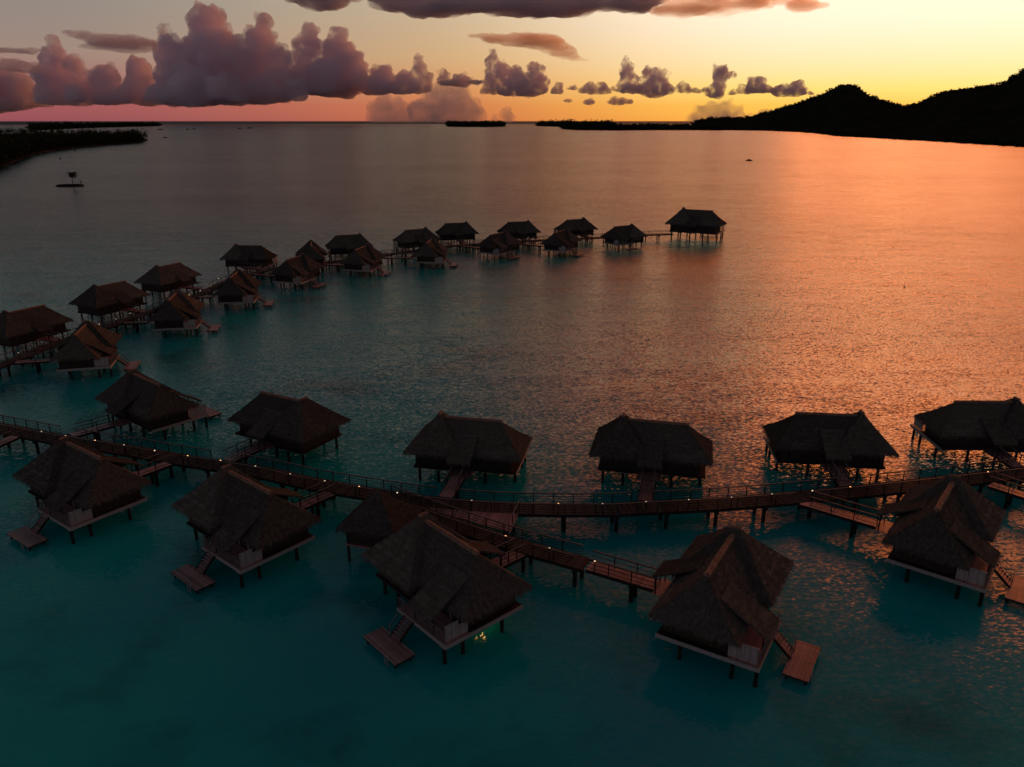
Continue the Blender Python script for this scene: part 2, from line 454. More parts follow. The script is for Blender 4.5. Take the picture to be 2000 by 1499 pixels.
def bungalow_parts(detail):
    """list of (name, MB, material, [sub-parts], label)"""
    P = []
    def part(name, mb, m, subs=(), label=None, loc=(0, 0, 0)):
        P.append((name, mb, m, list(subs), label, loc))
    a = MB(); roof_a(a); part('thatched_roof', a, 'thatch', label='taller pyramid roof of thatch')
    b = MB(); roof_b(b)
    cap = MB(); roll(cap, (XA + .5, 0, ZB + .05), (XE + .15, 0, ZB + .02), .20, 1)
    part('thatched_roof', b, 'thatch', [('ridge_cap', cap, 'ridge', (0, 0, 0))], 'lower hipped roof of thatch')
    c2 = MB(); roll(c2, (XA, -.45, ZA - .02), (XA, .45, ZA - .02), .16, 2)
    part('ridge_cap', c2, 'ridge')
    e = MB(); canopy(e, -1.2, 1.4, -1.35, 5.42, -4.95, 3.55, 11); part('entry_canopy', e, 'thatch')
    s = MB(); canopy(s, 1.45, 4.4, 1.3, 5.46, 4.95, 3.30, 12); part('stair_canopy', s, 'thatch')
    # walls
    w = MB()
    w.box(-5.35, -.32, -3.0, 3.3, ZT + .01, 4.1)
    w.box(-.30, 5.35, -2.55, 2.45, ZT + .01, 4.1)
    for x in np.arange(-5.2, 5.3, .42):
        y = 3.32 if x < -.3 else 2.47
        yy = -3.02 if x < -.3 else -2.57
        w.box(x - .02, x + .02, y - .03, y + .02, ZT + .03, 4.05); w.box(x - .02, x + .02, yy - .02, yy + .03, ZT + .03, 4.05)
    for y in np.arange(-2.4, 2.4, .42):
        w.box(5.34, 5.375, y - .02, y + .02, ZT + .03, 4.05)
    part('wall', w, 'wall')
    hd = MB().box(.62, .66, -2.70, -2.62, ZT + .95, ZT + 1.1)
    part('door', MB().box(-.15, .75, -2.62, -2.50, ZT + .02, ZT + 2.1), 'dark', [('handle', hd, 'steel', (0, 0, 0))])
    for x0 in (.6, 2.1, 3.6):
        fr = MB().box(x0, x0 + .07, 2.46, 2.54, ZT + .02, ZT + 2.1).box(x0 + 1.33, x0 + 1.40, 2.46, 2.54, ZT + .02, ZT + 2.1).box(x0 + .07, x0 + 1.33, 2.46, 2.54, ZT + 2.03, ZT + 2.1)
        part('window', MB().box(x0 + .07, x0 + 1.33, 2.44, 2.50, ZT + .02, ZT + 2.03), 'glass', [('frame', fr, 'pale', (0, 0, 0))])
    for x0, y in ((-4.4, 3.31), (-2.6, 3.31)):
        fr = MB().box(x0 - .06, x0, y - .02, y + .05, ZT + .8, ZT + 2.0).box(x0 + 1.1, x0 + 1.16, y - .02, y + .05, ZT + .8, ZT + 2.0).box(x0, x0 + 1.1, y - .02, y + .05, ZT + .8, ZT + .86)
        part('window', MB().box(x0, x0 + 1.1, y - .02, y + .03, ZT + .86, ZT + 2.0), 'glass', [('frame', fr, 'pale', (0, 0, 0))])
    # floors and rims
    fl = MB().box(-5.55, -.31, -3.2, 3.5, ZT - .22, ZT).box(-.30, 5.95, -2.75, 2.55, ZT - .22, ZT)
    part('floor', fl, 'dark')
    te = MB()
    y = 2.56
    while y < 4.75:
        te.box(-.28, 5.93, y, min(y + .135, 4.76), ZT - .06, ZT); y += .145
    part('terrace', te, 'deck')
    rim = MB().box(5.951, 6.02, -2.8, 4.84, ZT - .30, ZT + .03).box(-.34, 5.95, 4.77, 4.84, ZT - .30, ZT + .03)
    part('terrace_rim', rim, 'pale')
    # privacy screens at the terrace corner
    for y0, y1, h in ((3.42, 4.62, 1.35), (2.52, 3.38, .95)):
        sc = MB()
        yy = y0
        while yy < y1 - .02:
            sc.box(5.66, 5.71, yy, min(yy + .13, y1), ZT + .05, ZT + h); yy += .145
        capb = MB().box(5.63, 5.74, y0 - .03, y1 + .03, ZT + h, ZT + h + .06)
        part('privacy_screen', sc, 'pale', [('cap_rail', capb, 'pale', (0, 0, 0))])
    # terrace balustrade along the lagoon edge, open at the stair
    for x0, x1 in ((2.15, 5.7), (-.25, .62)):
        ra = MB().box(x0, x1, 4.66, 4.73, ZT + .92, ZT + .98)
        x = x0 + .06
        while x < x1:
            ra.box(x - .015, x + .015, 4.68, 4.71, ZT, ZT + .92); x += .16 if detail else .4
        part('balustrade', ra, 'rail')
    # canopy posts
    for x in (1.7, 4.2):
        part('canopy_post', MB().tube((x, 4.55, ZT), (x, 4.55, 3.40), .06), 'dark')
    for x in (-1.0, 1.2):
        part('canopy_post', MB().tube((x, -4.7, ZT), (x, -4.7, 3.6), .055), 'dark')
    # entry landing
    en = MB(); y = -4.95
    while y < -2.78:
        en.box(-1.15, 1.35, y, y + .135, ZT - .07, ZT); y += .145
    part('entry_landing', en, 'deck')
    # stair down to the swim platform
    for x in (.78, 1.92):
        part('stair_stringer', MB().beam((x, 4.84, ZT - .12), (x, 6.22, .52), .05, .22), 'dark')
    for k in range(6):
        t = (k + .5) / 6
        yc, zc = 4.9 + t * 1.25, ZT - .08 - t * 1.2
        part('stair_tread', MB().box(.81, 1.89, -.12, .12, -.02, .02), 'deck', loc=(0, yc, zc))
    for x in (.74, 1.97):
        hr = MB().beam((x, 4.80, ZT + .95), (x, 6.25, .62 + .92), .05, .05)
        hr.box(x - .025, x + .025, 4.79, 4.84, ZT - .2, ZT + .95).box(x - .025, x + .025, 6.2, 6.25, .6, 1.54)
        hr.beam((x, 4.80, ZT + .5), (x, 6.25, .62 + .46), .025, .025)
        part('stair_handrail', hr, 'rail')
    # swim platform
    pf = MB().box(-.5, 3.76, 6.12, 6.2, .38, .55).box(-.5, 3.76, 7.68, 7.76, .38, .55).box(-.55, -.47, 6.05, 7.85, .40, .56).box(3.73, 3.81, 6.05, 7.85, .40, .56)
    subs = []
    y = 6.05
    while y < 7.84:
        pl = MB().box(-.58, 3.84, 0, .116, 0, .04)
        subs.append(('plank', pl, 'deck', (random.uniform(-.015, .015), y, .562 + random.uniform(0, .006)))); y += .1395
    part('swim_platform', pf, 'dark', subs)
    la = MB()
    for x in (2.5, 2.95): la.tube((x, 7.9, -.6), (x, 7.9, 1.25), .025, n=6)
    for z in (-.2, .1, .4): la.beam((2.5, 7.9, z), (2.95, 7.9, z), .04, .03)
    part('ladder', la, 'steel')
    for x in (-.3, 3.5):
        for yy in (6.3, 7.6):
            part('platform_post', MB().tube((x, yy, -2), (x, yy, .5), .09), 'pile')
    # stilts with pale brackets
    for x, yy in ((5.5, -1.0), (5.5, 2.9), (5.5, 4.6), (2.4, -2.2), (2.4, 2.9), (-.6, -2.5), (-.6, 3.0), (-2.8, -2.8), (-2.8, 3.1), (-5.0, -2.7), (-5.0, 3.0)):
        br = MB().box(x - .32, x + .32, yy - .2, yy + .2, ZT - .42, ZT - .225)
        part('stilt', MB().tube((x, yy, -2.0), (x, yy, ZT - .42), .17, .15, 10), 'pile', [('bracket', br, 'pale', (0, 0, 0))])
    return P

PROTO = {}
def proto(mirror, detail):
    key = (mirror, detail)
    if key in PROTO: return PROTO[key]
    random.seed(3)
    out = []
    cache = {}
    for name, mb, m, subs, label, loc in bungalow_parts(detail):
        me = mb.mesh(name, M[m], mirror, smooth=(name in ('stilt',)))
        sub = []
        for (sn, smb, sm, sl) in subs:
            if sn == 'plank':
                if 'plank' not in cache: cache['plank'] = smb.mesh('plank', M[sm], mirror)
                sme = cache['plank']
            else:
                sme = smb.mesh(sn, M[sm], mirror)
            sub.append((sn, sme, (sl[0], sl[1] * mirror, sl[2])))
        if name == 'stair_tread':
            if name in cache: me = cache[name]
            else: cache[name] = me
        out.append((name, me, sub, label, (loc[0], loc[1] * mirror, loc[2])))
    PROTO[key] = out
    return out

# name: mirror, x, y, rotation, label
BUNG = {
 'B1': (1, -47.25, 93.61, -.694, 'thatched bungalow behind the curved boardwalk, standing alone nearest the left edge, swim deck beyond'),
 'B2': (-1, -27.32, 86.51, 2.625, 'two-peaked thatched bungalow behind the boardwalk, second from the left in its row'),
 'B3': (1, -4.83, 79.52, -.208, 'thatched bungalow behind the boardwalk, directly above the triangular red deck'),
 'B4': (1, 15.56, 78.70, -.236, 'thatched bungalow behind the boardwalk with a gangway straight towards the viewer'),
 'B5': (-1, 35.99, 80.82, 3.03, 'thatched bungalow behind the boardwalk with its tall peak at right, orange glitter behind it'),
 'B6': (-1, 56.06, 84.91, 3.117, 'dark thatched bungalow behind the boardwalk cut by the right picture edge'),
 'F1': (-1, -43.48, 71.12, -.62, 'thatched bungalow with swim platform in front of the boardwalk, farthest left of the near row'),
 'F2': (-1, -24.5, 64.02, -.697, 'thatched bungalow in front of the boardwalk with purplish swim platform, second from the left'),
 'F3': (-1, -5.2, 54.28, -.843, 'nearest large thatched bungalow at lower centre with yellow light glinting on the water below it'),
 'F4': (1, 16.2, 51.77, -2.119, 'thatched bungalow at lower right with a pink plank swim platform wholly in view'),
 'F5': (1, 38.58, 61.39, -2.249, 'dark thatched bungalow at right, its swim platform cut by the picture edge'),
 'L1': (1, -85.72, 131.77, 1.15, 'thatched bungalow of the far outer row touching the left picture edge'),
 'L3': (1, -81.65, 153.77, 1.13, 'thatched bungalow of the far outer row, second from the left edge'),
 'L5': (1, -78.96, 175.6, 1.2, 'twin-peaked thatched bungalow of the far outer row, third from the left edge'),
 'L7': (1, -70.13, 204.82, -.057, 'long thatched bungalow of the far outer row, peak at left, fourth from left edge'),
 'L9': (-1, -54.17, 208.0, -1.33, 'thatched bungalow of the far outer row seen end on as a single pyramid'),
 'L10': (-1, -47.41, 224.69, -2.815, 'thatched bungalow of the far outer row just right of the single pyramid roof'),
 'L11': (-1, -29.24, 236.95, -2.553, 'thatched bungalow of the far outer row, seventh from the left edge'),
 'L12': (-1, -17.96, 252.45, -2.866, 'thatched bungalow of the far outer row eighth from left, clear against the water'),
 'L13': (-1, 2.21, 255.57, -2.865, 'thatched bungalow of the far outer row, third from the far end'),
 'L14': (-1, 21.42, 262.09, -2.635, 'last small thatched bungalow of the far outer row towards the far end'),
 'I2': (1, -68.67, 118.61, -1.318, 'thatched bungalow of the far inner row nearest the viewer, orange-lit roof side and pink platform'),
 'I4': (1, -64.2, 142.89, -1.386, 'thatched bungalow of the far inner row, second nearest, pink platform at its right'),
 'I6': (1, -59.99, 164.66, -1.465, 'thatched bungalow of the far inner row, third nearest, reddish roof top'),
 'I8': (1, -52.65, 186.21, -1.865, 'thatched bungalow of the far inner row, fourth nearest, in front of the pyramid roof'),
 'I10': (1, -39.41, 201.66, -1.813, 'thatched bungalow of the far inner row, fifth nearest, overlapping the roof behind it'),
 'I11': (1, -22.88, 213.49, -1.663, 'thatched bungalow of the far inner row, sixth nearest, half merged with the roof behind'),
 'I13': (1, -4.18, 228.05, -2.2, 'thatched bungalow of the far inner row, seventh nearest the viewer'),
 'I14': (1, 14.49, 232.98, -2.1, 'thatched bungalow of the far inner row, second from the far end'),
 'I15': (1, 35.23, 245.15, -2.6, 'small thatched bungalow standing alone just left of the big end villa'),
}
NEAR = ('B1', 'B2', 'B3', 'B4', 'B5', 'B6', 'F1', 'F2', 'F3', 'F4', 'F5')
def place_bungalow(key, mirror, x, y, t, label, scale=1.0, name='thatched_bungalow', group='overwater bungalows on stilts'):
    o = empty(name, (x, y, 0), t)
    o.scale = (scale, scale, scale)
    tag(o, label, 'bungalow', group)
    near = key in NEAR
    for pn, me, subs, lab, loc in proto(mirror, True):
        p = link(pn, me, o, loc)
        if lab: p['label'] = lab
        for sn, sme, sl in subs:
            if sn == 'plank' and not near:
                pass
            link(sn, sme, p, sl)
    return o
for k, (m_, x_, y_, t_, lab_) in BUNG.items():
    place_bungalow(k, m_, x_, y_, t_, lab_)
place_bungalow('V', 1, 62.5, 264.5, math.radians(-28), 'largest thatched villa on stilts at the far end of the boardwalk', 1.42, 'thatched_villa', None)

def local_to_world(key, lx, ly):
    m_, x_, y_, t_, _ = BUNG[key]
    ly *= m_
    return Vector((x_ + lx * math.cos(t_) - ly * math.sin(t_), y_ + lx * math.sin(t_) + ly * math.cos(t_), 0))

# small open pavilion beside the nearest bungalow
def pavilion(x, y, t):
    o = empty('thatched_pavilion', (x, y, 0), t)
    tag(o, 'small square pavilion with pointed thatched roof behind the nearest bungalow', 'pavilion')
    h = 2.95
    r = MB()
    c = [(-h, -h, 3.6), (h, -h, 3.6), (h, h, 3.6), (-h, h, 3.6)]
    for i in range(4): thatch(r, [c[i], c[(i + 1) % 4], (0, 0, 6.5)], seed=20 + i)
    r.add([(-h + .2, -h + .2, 3.5), (h - .2, -h + .2, 3.5), (h - .2, h - .2, 3.5), (-h + .2, h - .2, 3.5)], [(3, 2, 1, 0)])
    r.build('thatched_roof', M['thatch'], o)
    MB().box(-2.4, 2.4, -2.4, 2.4, 1.7, 1.9).build('floor', M['deck'], o)
    MB().box(-2.1, 2.1, -2.1, 2.1, 1.91, 3.9).build('wall', M['wall'], o)
    for sx in (-2.2, 2.2):
        for sy in (-2.2, 2.2):
            MB().tube((sx, sy, -2), (sx, sy, 3.9), .13).build('stilt', M['pile'], o)
pavilion(-12.1, 62.6, math.radians(-16))

# ------------------------------------------------------------------ boardwalks
def catmull(pts, step=1.0):
    pts = [Vector((p[0], p[1], 0)) for p in pts]
    P = [pts[0] * 2 - pts[1]] + pts + [pts[-1] * 2 - pts[-2]]
    dense = []
    for i in range(1, len(P) - 2):
        for k in range(20):
            t = k / 20
            a, b, c, d = P[i - 1], P[i], P[i + 1], P[i + 2]
            dense.append(.5 * ((2 * b) + (c - a) * t + (2 * a - 5 * b + 4 * c - d) * t * t + (3 * b - a - 3 * c + d) * t ** 3))
    dense.append(pts[-1])
    out = [dense[0]]
    acc = 0.0
    for i in range(1, len(dense)):
        seg = dense[i] - dense[i - 1]
        l = seg.length
        if l < 1e-6: continue
        while acc + l >= step:
            k = (step - acc) / l
            p = dense[i - 1].lerp(dense[i], k)
            out.append(p); dense[i - 1] = p
            l = (dense[i] - p).length; acc = 0.0
        acc += l
    return out

ZW = 2.0
px_main = [(-170, 810), (-60, 825), (0, 835), (72, 849), (144, 862), (252, 879), (360, 898), (504, 920), (612, 944), (748, 967), (856, 982), (1000, 992), (1180, 994), (1240, 991), (1400, 983), (1560, 970), (1720, 954), (1880, 936), (2000, 922), (2130, 905)]
px_far = [(-120, 760), (0, 713), (36, 699), (108, 670), (209, 638), (263, 618), (340, 594), (395, 573), (450, 548), (533, 525), (643, 512), (764, 496), (850, 484), (929, 477), (1041, 470), (1155, 465), (1257, 459), (1318, 457)]
px_branch = [(752, 974), (892, 1025), (1000, 1061), (1090, 1086), (1163, 1107)]
LINES = {'main': catmull([at(*p, ZW) for p in px_main], 1.0), 'far': catmull([at(*p, ZW) for p in px_far], 1.0), 'branch': catmull([at(*p, ZW) for p in px_branch], 1.0)}
HALF = {'main': 1.18, 'far': 1.1, 'branch': 1.0}

POST_MESH = MB().box(-.04, .04, -.04, .04, 0, 1.08).mesh('railing_post', M['dark'])
PILE_MESH = MB().tube((0, 0, -2.2), (0, 0, ZW - .28), .20, .18, 10).mesh('pile', M['pile'], smooth=True)
BEAM_MESHES = {}

def frames(line):
    T = []
    for i in range(len(line)):
        d = (line[min(i + 1, len(line) - 1)] - line[max(i - 1, 0)]).normalized()
        T.append((line[i], d, Vector((-d.y, d.x, 0))))
    return T

def boardwalk(name, label, line, half, gaps, group=None, wood='walk', plank=.30, post_every=2, pile_every=5, cables=4, cat='boardwalk', z=ZW, skip_ends=0):
    o = empty(name, (line[0].x, line[0].y, 0))
    tag(o, label, cat, group)
    org = Vector((line[0].x, line[0].y, 0))
    fr = frames(line)
    deck = MB()
    length = len(line) - 1
    n = int(length / plank)
    r = random.Random(5)
    for k in range(n):
        t = (k + .5) * plank
        i = min(int(t), len(line) - 2); u = t - i
        p = line[i].lerp(line[i + 1], u) - org; d = (line[i + 1] - line[i]).normalized(); q = Vector((-d.y, d.x, 0))
        zz = z - .025 + r.uniform(-.004, .004)
        deck.beam(p - q * (half + r.uniform(-.01, .01)) + Vector((0, 0, zz)), p + q * half + Vector((0, 0, zz)), plank - .018, .05)
    d_ = deck.build('deck_planks', M[wood], o); d_['kind'] = 'stuff'
    for s in (-1, 1):
        fa = MB()
        for i in range(len(line) - 1):
            a = line[i] - org + fr[i][2] * (s * (half + .05)); b = line[i + 1] - org + fr[i + 1][2] * (s * (half + .05))
            fa.beam(a + Vector((0, 0, z - .16)), b + Vector((0, 0, z - .16)), .08, .26)
        fa.build('fascia_beam', M['dark'], o)
        run = {'tr': MB(), 'cb': [MB() for _ in range(cables)]}
        def flush():
            if run['tr'].v: run['tr'].build('handrail', M['rail'], o)
            for c in run['cb']:
                if c.v: c.build('rail_slat', M['dark'], o)
            run['tr'] = MB(); run['cb'] = [MB() for _ in range(cables)]
        def open_at(p):
            return any((p - g).length < 1.15 for g in gaps)
        i = 0
        while i + post_every < len(line):
            j = i + post_every
            a = line[i] + fr[i][2] * (s * (half - .06)); b = line[j] + fr[j][2] * (s * (half - .06))
            mid = (a + b) / 2
            if not (open_at(mid) or open_at(a.lerp(b, .25)) or open_at(a.lerp(b, .75))):
                run['tr'].beam(a - org + Vector((0, 0, z + 1.10)), b - org + Vector((0, 0, z + 1.10)), .09, .05)
                for c in range(cables):
                    zc = z + .2 + c * .8 / max(1, cables - 1) * 1.0
                    run['cb'][c].beam(a - org + Vector((0, 0, zc)), b - org + Vector((0, 0, zc)), .03, .045)
            else:
                flush()
            if not open_at(a):
                po = link('railing_post', POST_MESH, o, a - org + Vector((0, 0, z))); po.rotation_euler = (0, 0, math.atan2(fr[i][1].y, fr[i][1].x))
            i = j
        flush()
    for i in range(2, len(line) - 1 - skip_ends, pile_every):
        p, d, q = fr[i]
        for s in (-1, 1):
            link('pile', PILE_MESH, o, p - org + q * (s * (half - .25)))
        cb_ = MB().beam(p - org - q * (half + .12) + Vector((0, 0, z - .42)), p - org + q * (half + .12) + Vector((0, 0, z - .42)), .30, .24)
        cb_.build('cross_beam', M['dark'], o)
    return o

# gangways: from each door straight out to the nearest boardwalk
def hit(line, p, d):
    best = None
    for i in range(len(line) - 1):
        a, b = line[i], line[i + 1]
        e = b - a
        den = d.x * e.y - d.y * e.x
        if abs(den) < 1e-6: continue
        t = ((a.x - p.x) * e.y - (a.y - p.y) * e.x) / den
        u = ((a.x - p.x) * d.y - (a.y - p.y) * d.x) / den
        if t > -2 and -.01 <= u <= 1.01 and (best is None or t < best[0]): best = (t, p + d * t)
    return best
LINE_OF = {k: ('far' if k[0] in 'LI' else 'main') for k in BUNG}
LINE_OF['F3'] = 'branch'
gates = {'main': [], 'far': [], 'branch': []}
spurs = {}
for k in BUNG:
    m_, x_, y_, t_, _ = BUNG[k]
    p = local_to_world(k, .1, -4.95)
    d = (local_to_world(k, .1, -6.0) - p).normalized()
    if k == 'F4':
        spurs[k] = (p, LINES['branch'][-1].copy()); continue
    ln = LINE_OF[k]; line = LINES[ln]
    h = hit(line, p, d)
    near = min(line, key=lambda q: (q - p).length)
    end = h[1] if h and h[0] < 16 else near
    if (end - p).length > 40: continue
    q = (end - p)
    dist = q.length
    if dist < 1.0: continue
    stop = p + q.normalized() * max(.6, dist - HALF[ln] - .02)
    gates[ln].append(stop + q.normalized() * .06)
    spurs[k] = (p, stop)
# the branch leaves the main walk here, and spurs cut by the picture's edges
gates['main'] += [LINES['branch'][0] + (LINES['branch'][1] - LINES['branch'][0]) * k for k in (-.5, .3, 1.0)]
edge_spurs = {'edge_left': [at(-70, 895, ZW), at(30, 851, ZW)], 'edge_right': [at(1935, 945, ZW), at(2080, 992, ZW)]}
gates['main'] += [edge_spurs['edge_left'][1], edge_spurs['edge_right'][0]]

boardwalk('boardwalk', 'long curved plank boardwalk with wire railings crossing the whole picture', LINES['main'], HALF['main'], gates['main'])
boardwalk('boardwalk', 'far curved boardwalk running between the two distant rows of bungalows', LINES['far'], HALF['far'], gates['far'], plank=.5, cables=2)
boardwalk('boardwalk', 'short boardwalk slanting down right behind the nearest bungalow to the pink gangway', LINES['branch'], HALF['branch'], gates['branch'] + [LINES['branch'][-1]])

def gangway(key, p, q, label, cables=3):
    p = Vector((p.x, p.y, 0)); q = Vector((q.x, q.y, 0))
    n = max(1, int(round((q - p).length)))
    line = [p.lerp(q, i / n) for i in range(n + 1)]
    # resample so that a step is one metre within rounding
    boardwalk('gangway', label, line, .72, [], 'gangways from the boardwalk to the doors', wood='deck', plank=.30, post_every=1 if n < 4 else 2, pile_every=4, cables=cables, cat='gangway', z=ZW - .03, skip_ends=1)
GL = {
 'B1': 'gangway from the boardwalk up to the leftmost bungalow of the row behind it',
 'B2': 'slanting gangway from the boardwalk to the two-peaked bungalow behind it',
 'B3': 'gangway to the bungalow behind the boardwalk just above the triangular red deck',
 'B4': 'gangway running straight towards the viewer from a bungalow behind the boardwalk',
 'B5': 'gangway to the bungalow whose tall peak stands against the orange glitter',
 'B6': 'gangway to the dark bungalow cut by the right picture edge',
 'F1': 'pale railed gangway to the near bungalow farthest left',
 'F2': 'pale railed gangway to the near bungalow with the purplish swim platform',
 'F3': 'short pinkish gangway to the nearest bungalow at lower centre',
 'F4': 'pink plank gangway leading right to the bungalow with the pink platform',
 'F5': 'pink plank gangway leading right to the dark bungalow at the right edge',
 'L1': 'far gangway to the outer bungalow at the left picture edge',
 'L3': 'far gangway to the second outer bungalow from the left edge',
 'L5': 'far gangway to the twin-peaked third outer bungalow from the left edge',
 'L7': 'far gangway to the long fourth outer bungalow from the left edge',
 'L9': 'far gangway to the outer bungalow that shows as a single pyramid',
 'L10': 'far gangway to the outer bungalow right of the single pyramid roof',
 'L11': 'far gangway to the seventh outer bungalow from the left edge',
 'L12': 'far gangway to the eighth outer bungalow from the left edge',
 'L13': 'far gangway to the outer bungalow third from the far end',
 'L14': 'far gangway to the last small outer bungalow',
 'I2': 'gangway to the inner bungalow nearest the viewer with orange-lit roof',
 'I4': 'gangway to the second nearest inner bungalow', 'I6': 'gangway to the third nearest inner bungalow with reddish roof top',
 'I8': 'gangway to the fourth nearest inner bungalow', 'I10': 'gangway to the fifth nearest inner bungalow',
 'I11': 'gangway to the sixth nearest inner bungalow', 'I13': 'gangway to the seventh nearest inner bungalow',
 'I14': 'gangway to the inner bungalow second from the far end', 'I15': 'gangway to the small inner bungalow left of the end villa',
}
for k, (p, q) in spurs.items():
    gangway(k, p, q, GL[k], 3 if k in NEAR else 1)
gangway('e1', edge_spurs['edge_left'][0], edge_spurs['edge_left'][1], 'pale railed gangway cut by the left picture edge below the boardwalk')
gangway('e2', edge_spurs['edge_right'][0], edge_spurs['edge_right'][1], 'pink gangway cut by the right picture edge, right of the dark bungalow')

# triangular deck between the main walk and the branch
def tri_deck():
    A, B, C = at(812, 989, ZW), at(1014, 998, ZW), at(994, 1039, ZW)
    o = empty('triangular_deck', (B.x, B.y, 0))
    tag(o, 'triangular red plank deck between the boardwalk and its slanting branch', 'deck')
    org = Vector((B.x, B.y, 0))
    d = Vector((C.x - B.x, C.y - B.y, 0)).normalized(); e = Vector((-d.y, d.x, 0))
    if e.dot(A - B) < 0: e = -e
    L_ = (A - B).dot(e)
    k = 0; w = .20
    while k * w < L_ - .3:
        s0, s1 = k * w, k * w + w - .03
        def span(s):
            t = s / L_
            top = Vector((B.x, B.y, 0)).lerp(Vector((A.x, A.y, 0)), t); bot = Vector((C.x, C.y, 0)).lerp(Vector((A.x, A.y, 0)), t)
            return top - org, bot - org
        a, b = span(s0); c, f = span(s1)
        z0, z1 = ZW - .055, ZW - .008 + random.uniform(-.003, .003)
        vs = [(q.x, q.y, z) for z in (z0, z1) for q in (a, b, f, c)]
        MB().add(vs, [(0, 1, 2, 3), (7, 6, 5, 4), (1, 0, 4, 5), (2, 1, 5, 6), (3, 2, 6, 7), (0, 3, 7, 4)]).build('plank', M['deck'], o)
        k += 1
    cc = Vector((C.x, C.y, 0)) - org
    MB().beam((0, 0, ZW - .2) , cc + Vector((0, 0, ZW - .2)), .1, .28).build('fascia_beam', M['pale'], o)
    for t in (0, .33, .66, 1):
        link('railing_post', POST_MESH, o, cc * t + Vector((0, 0, ZW)))
    MB().beam((0, 0, ZW + 1.1), cc + Vector((0, 0, ZW + 1.1)), .09, .05).build('handrail', M['rail'], o)
    for t in (.15, .85):
        link('pile', PILE_MESH, o, cc * t + e * .4)
tri_deck()

# ------------------------------------------------------------------ lamps on the boardwalks
LAMPS = [  # picture position, line, tone, label
 (138, 848, 'main', 'w', 'lamp post on the boardwalk by the gangway of the leftmost rear bungalow'),
 (54, 855, 'main', 'w', 'lamp post on the boardwalk nearest the left picture edge'),
 (165, 871, 'main', 'o', 'orange lamp on the boardwalk behind the leftmost near bungalow roof'),
 (255, 864, 'main', 'w', 'lamp post on the rear rail between the two left rear bungalows'),
 (284, 890, 'main', 'w', 'lamp post on the front rail beside the leftmost near gangway'),
 (376, 886, 'main', 'o', 'orange lamp on the rear rail left of the two-peaked bungalow gangway'),
 (408, 915, 'main', 'o', 'bright orange lamp on the front rail left of the second near bungalow peak'),
 (500, 911, 'main', 'w', 'white lamp on the rear rail above the second near bungalow'),
 (538, 944, 'main', 'w', 'white lamp on the front rail beside the second near gangway'),
 (635, 940, 'main', 'w', 'dim lamp on the rear rail right of the two-peaked bungalow'),
 (673, 976, 'main', 'o', 'orange lamp on the front rail left of the small pavilion'),
 (780, 959, 'main', 'w', 'white lamp on the rear rail behind the small pavilion'),
 (924, 972, 'main', 'w', 'white lamp on the rear rail right of the gangway above the red deck'),
 (1090, 976, 'main', 'o', 'warm lamp on the rear rail between the two middle rear bungalows'),
 (1181, 1000, 'main', 'w', 'white lamp on the front fascia right of the red deck'),
 (1259, 976, 'main', 'w', 'white lamp beside the gangway that runs straight to the viewer'),
 (1359, 997, 'main', 'w', 'white lamp on the front rail below the fourth rear bungalow'),
 (1426, 969, 'main', 'w', 'white lamp on the rear rail right of the fourth rear bungalow'),
 (1529, 986, 'main', 'w', 'white lamp on the front rail left of the right-hand pink gangway'),
 (1585, 958, 'main', 'w', 'white lamp on the rear rail left of the fifth rear gangway'),
 (1688, 972, 'main', 'o', 'red-orange lamp on the front rail left of the dark right bungalow peak'),
 (1867, 930, 'main', 'o', 'yellow lamp on the rear rail above the dark right bungalow peak'),
 (1960, 939, 'main', 'o', 'orange lamp beside the gangway cut by the right picture edge'),
 (973, 1060, 'branch', 'o', 'bright lamp behind the nearest bungalow ridge beside its gangway'),
 (1081, 1063, 'branch', 'w', 'white lamp on the rear rail of the slanting branch walk'),
 (1144, 1118, 'branch', 'w', 'dim lamp at the end of the slanting branch walk'),
 (35, 708, 'far', 'w', 'far boardwalk lamp nearest the left edge, lower of two'),
 (52, 691, 'far', 'w', 'far boardwalk lamp nearest the left edge, upper of two'),
 (209, 636, 'far', 'o', 'yellow lamp on the far boardwalk right of the nearest inner bungalow roof'),
 (262, 626, 'far', 'w', 'lower of two white lamps left of the second inner bungalow'),
 (272, 614, 'far', 'w', 'upper of two white lamps left of the second inner bungalow'),
 (376, 577, 'far', 'o', 'warm lamp just behind the second inner bungalow roof'),
 (414, 569, 'far', 'w', 'lower of two white lamps left of the third inner bungalow roof'),
 (412, 560, 'far', 'w', 'upper of two white lamps left of the third inner bungalow roof'),
 (434, 545, 'far', 'w', 'small white lamp on the far boardwalk below the long outer bungalow'),
 (656, 510, 'far', 'w', 'tiny white lamp between the pyramid roof and its right neighbour'),
 (764, 493, 'far', 'w', 'tiny white lamp in the gap right of the fifth inner bungalow'),
 (1041, 468, 'far', 'w', 'tiny white lamp right of the seventh inner bungalow'),
]
LP = MB().box(-.045, .045, -.045, .045, 0, 1.0).mesh('lamp_post', M['dark'])
LC = MB().tube((0, 0, 1.18), (0, 0, 1.22), .10, .05, 8).mesh('lamp_cap', M['dark'])
def globe(m):
    bm = bmesh.new(); bmesh.ops.create_icosphere(bm, subdivisions=2, radius=.07)
    for v in bm.verts: v.co.z += 1.09
    me = bpy.data.meshes.new('lamp_globe'); bm.to_mesh(me); bm.free(); me.materials.append(m)
    for p in me.polygons: p.use_smooth = True
    return me
LG = {'o': globe(M['lamp_warm']), 'w': globe(M['lamp_white'])}
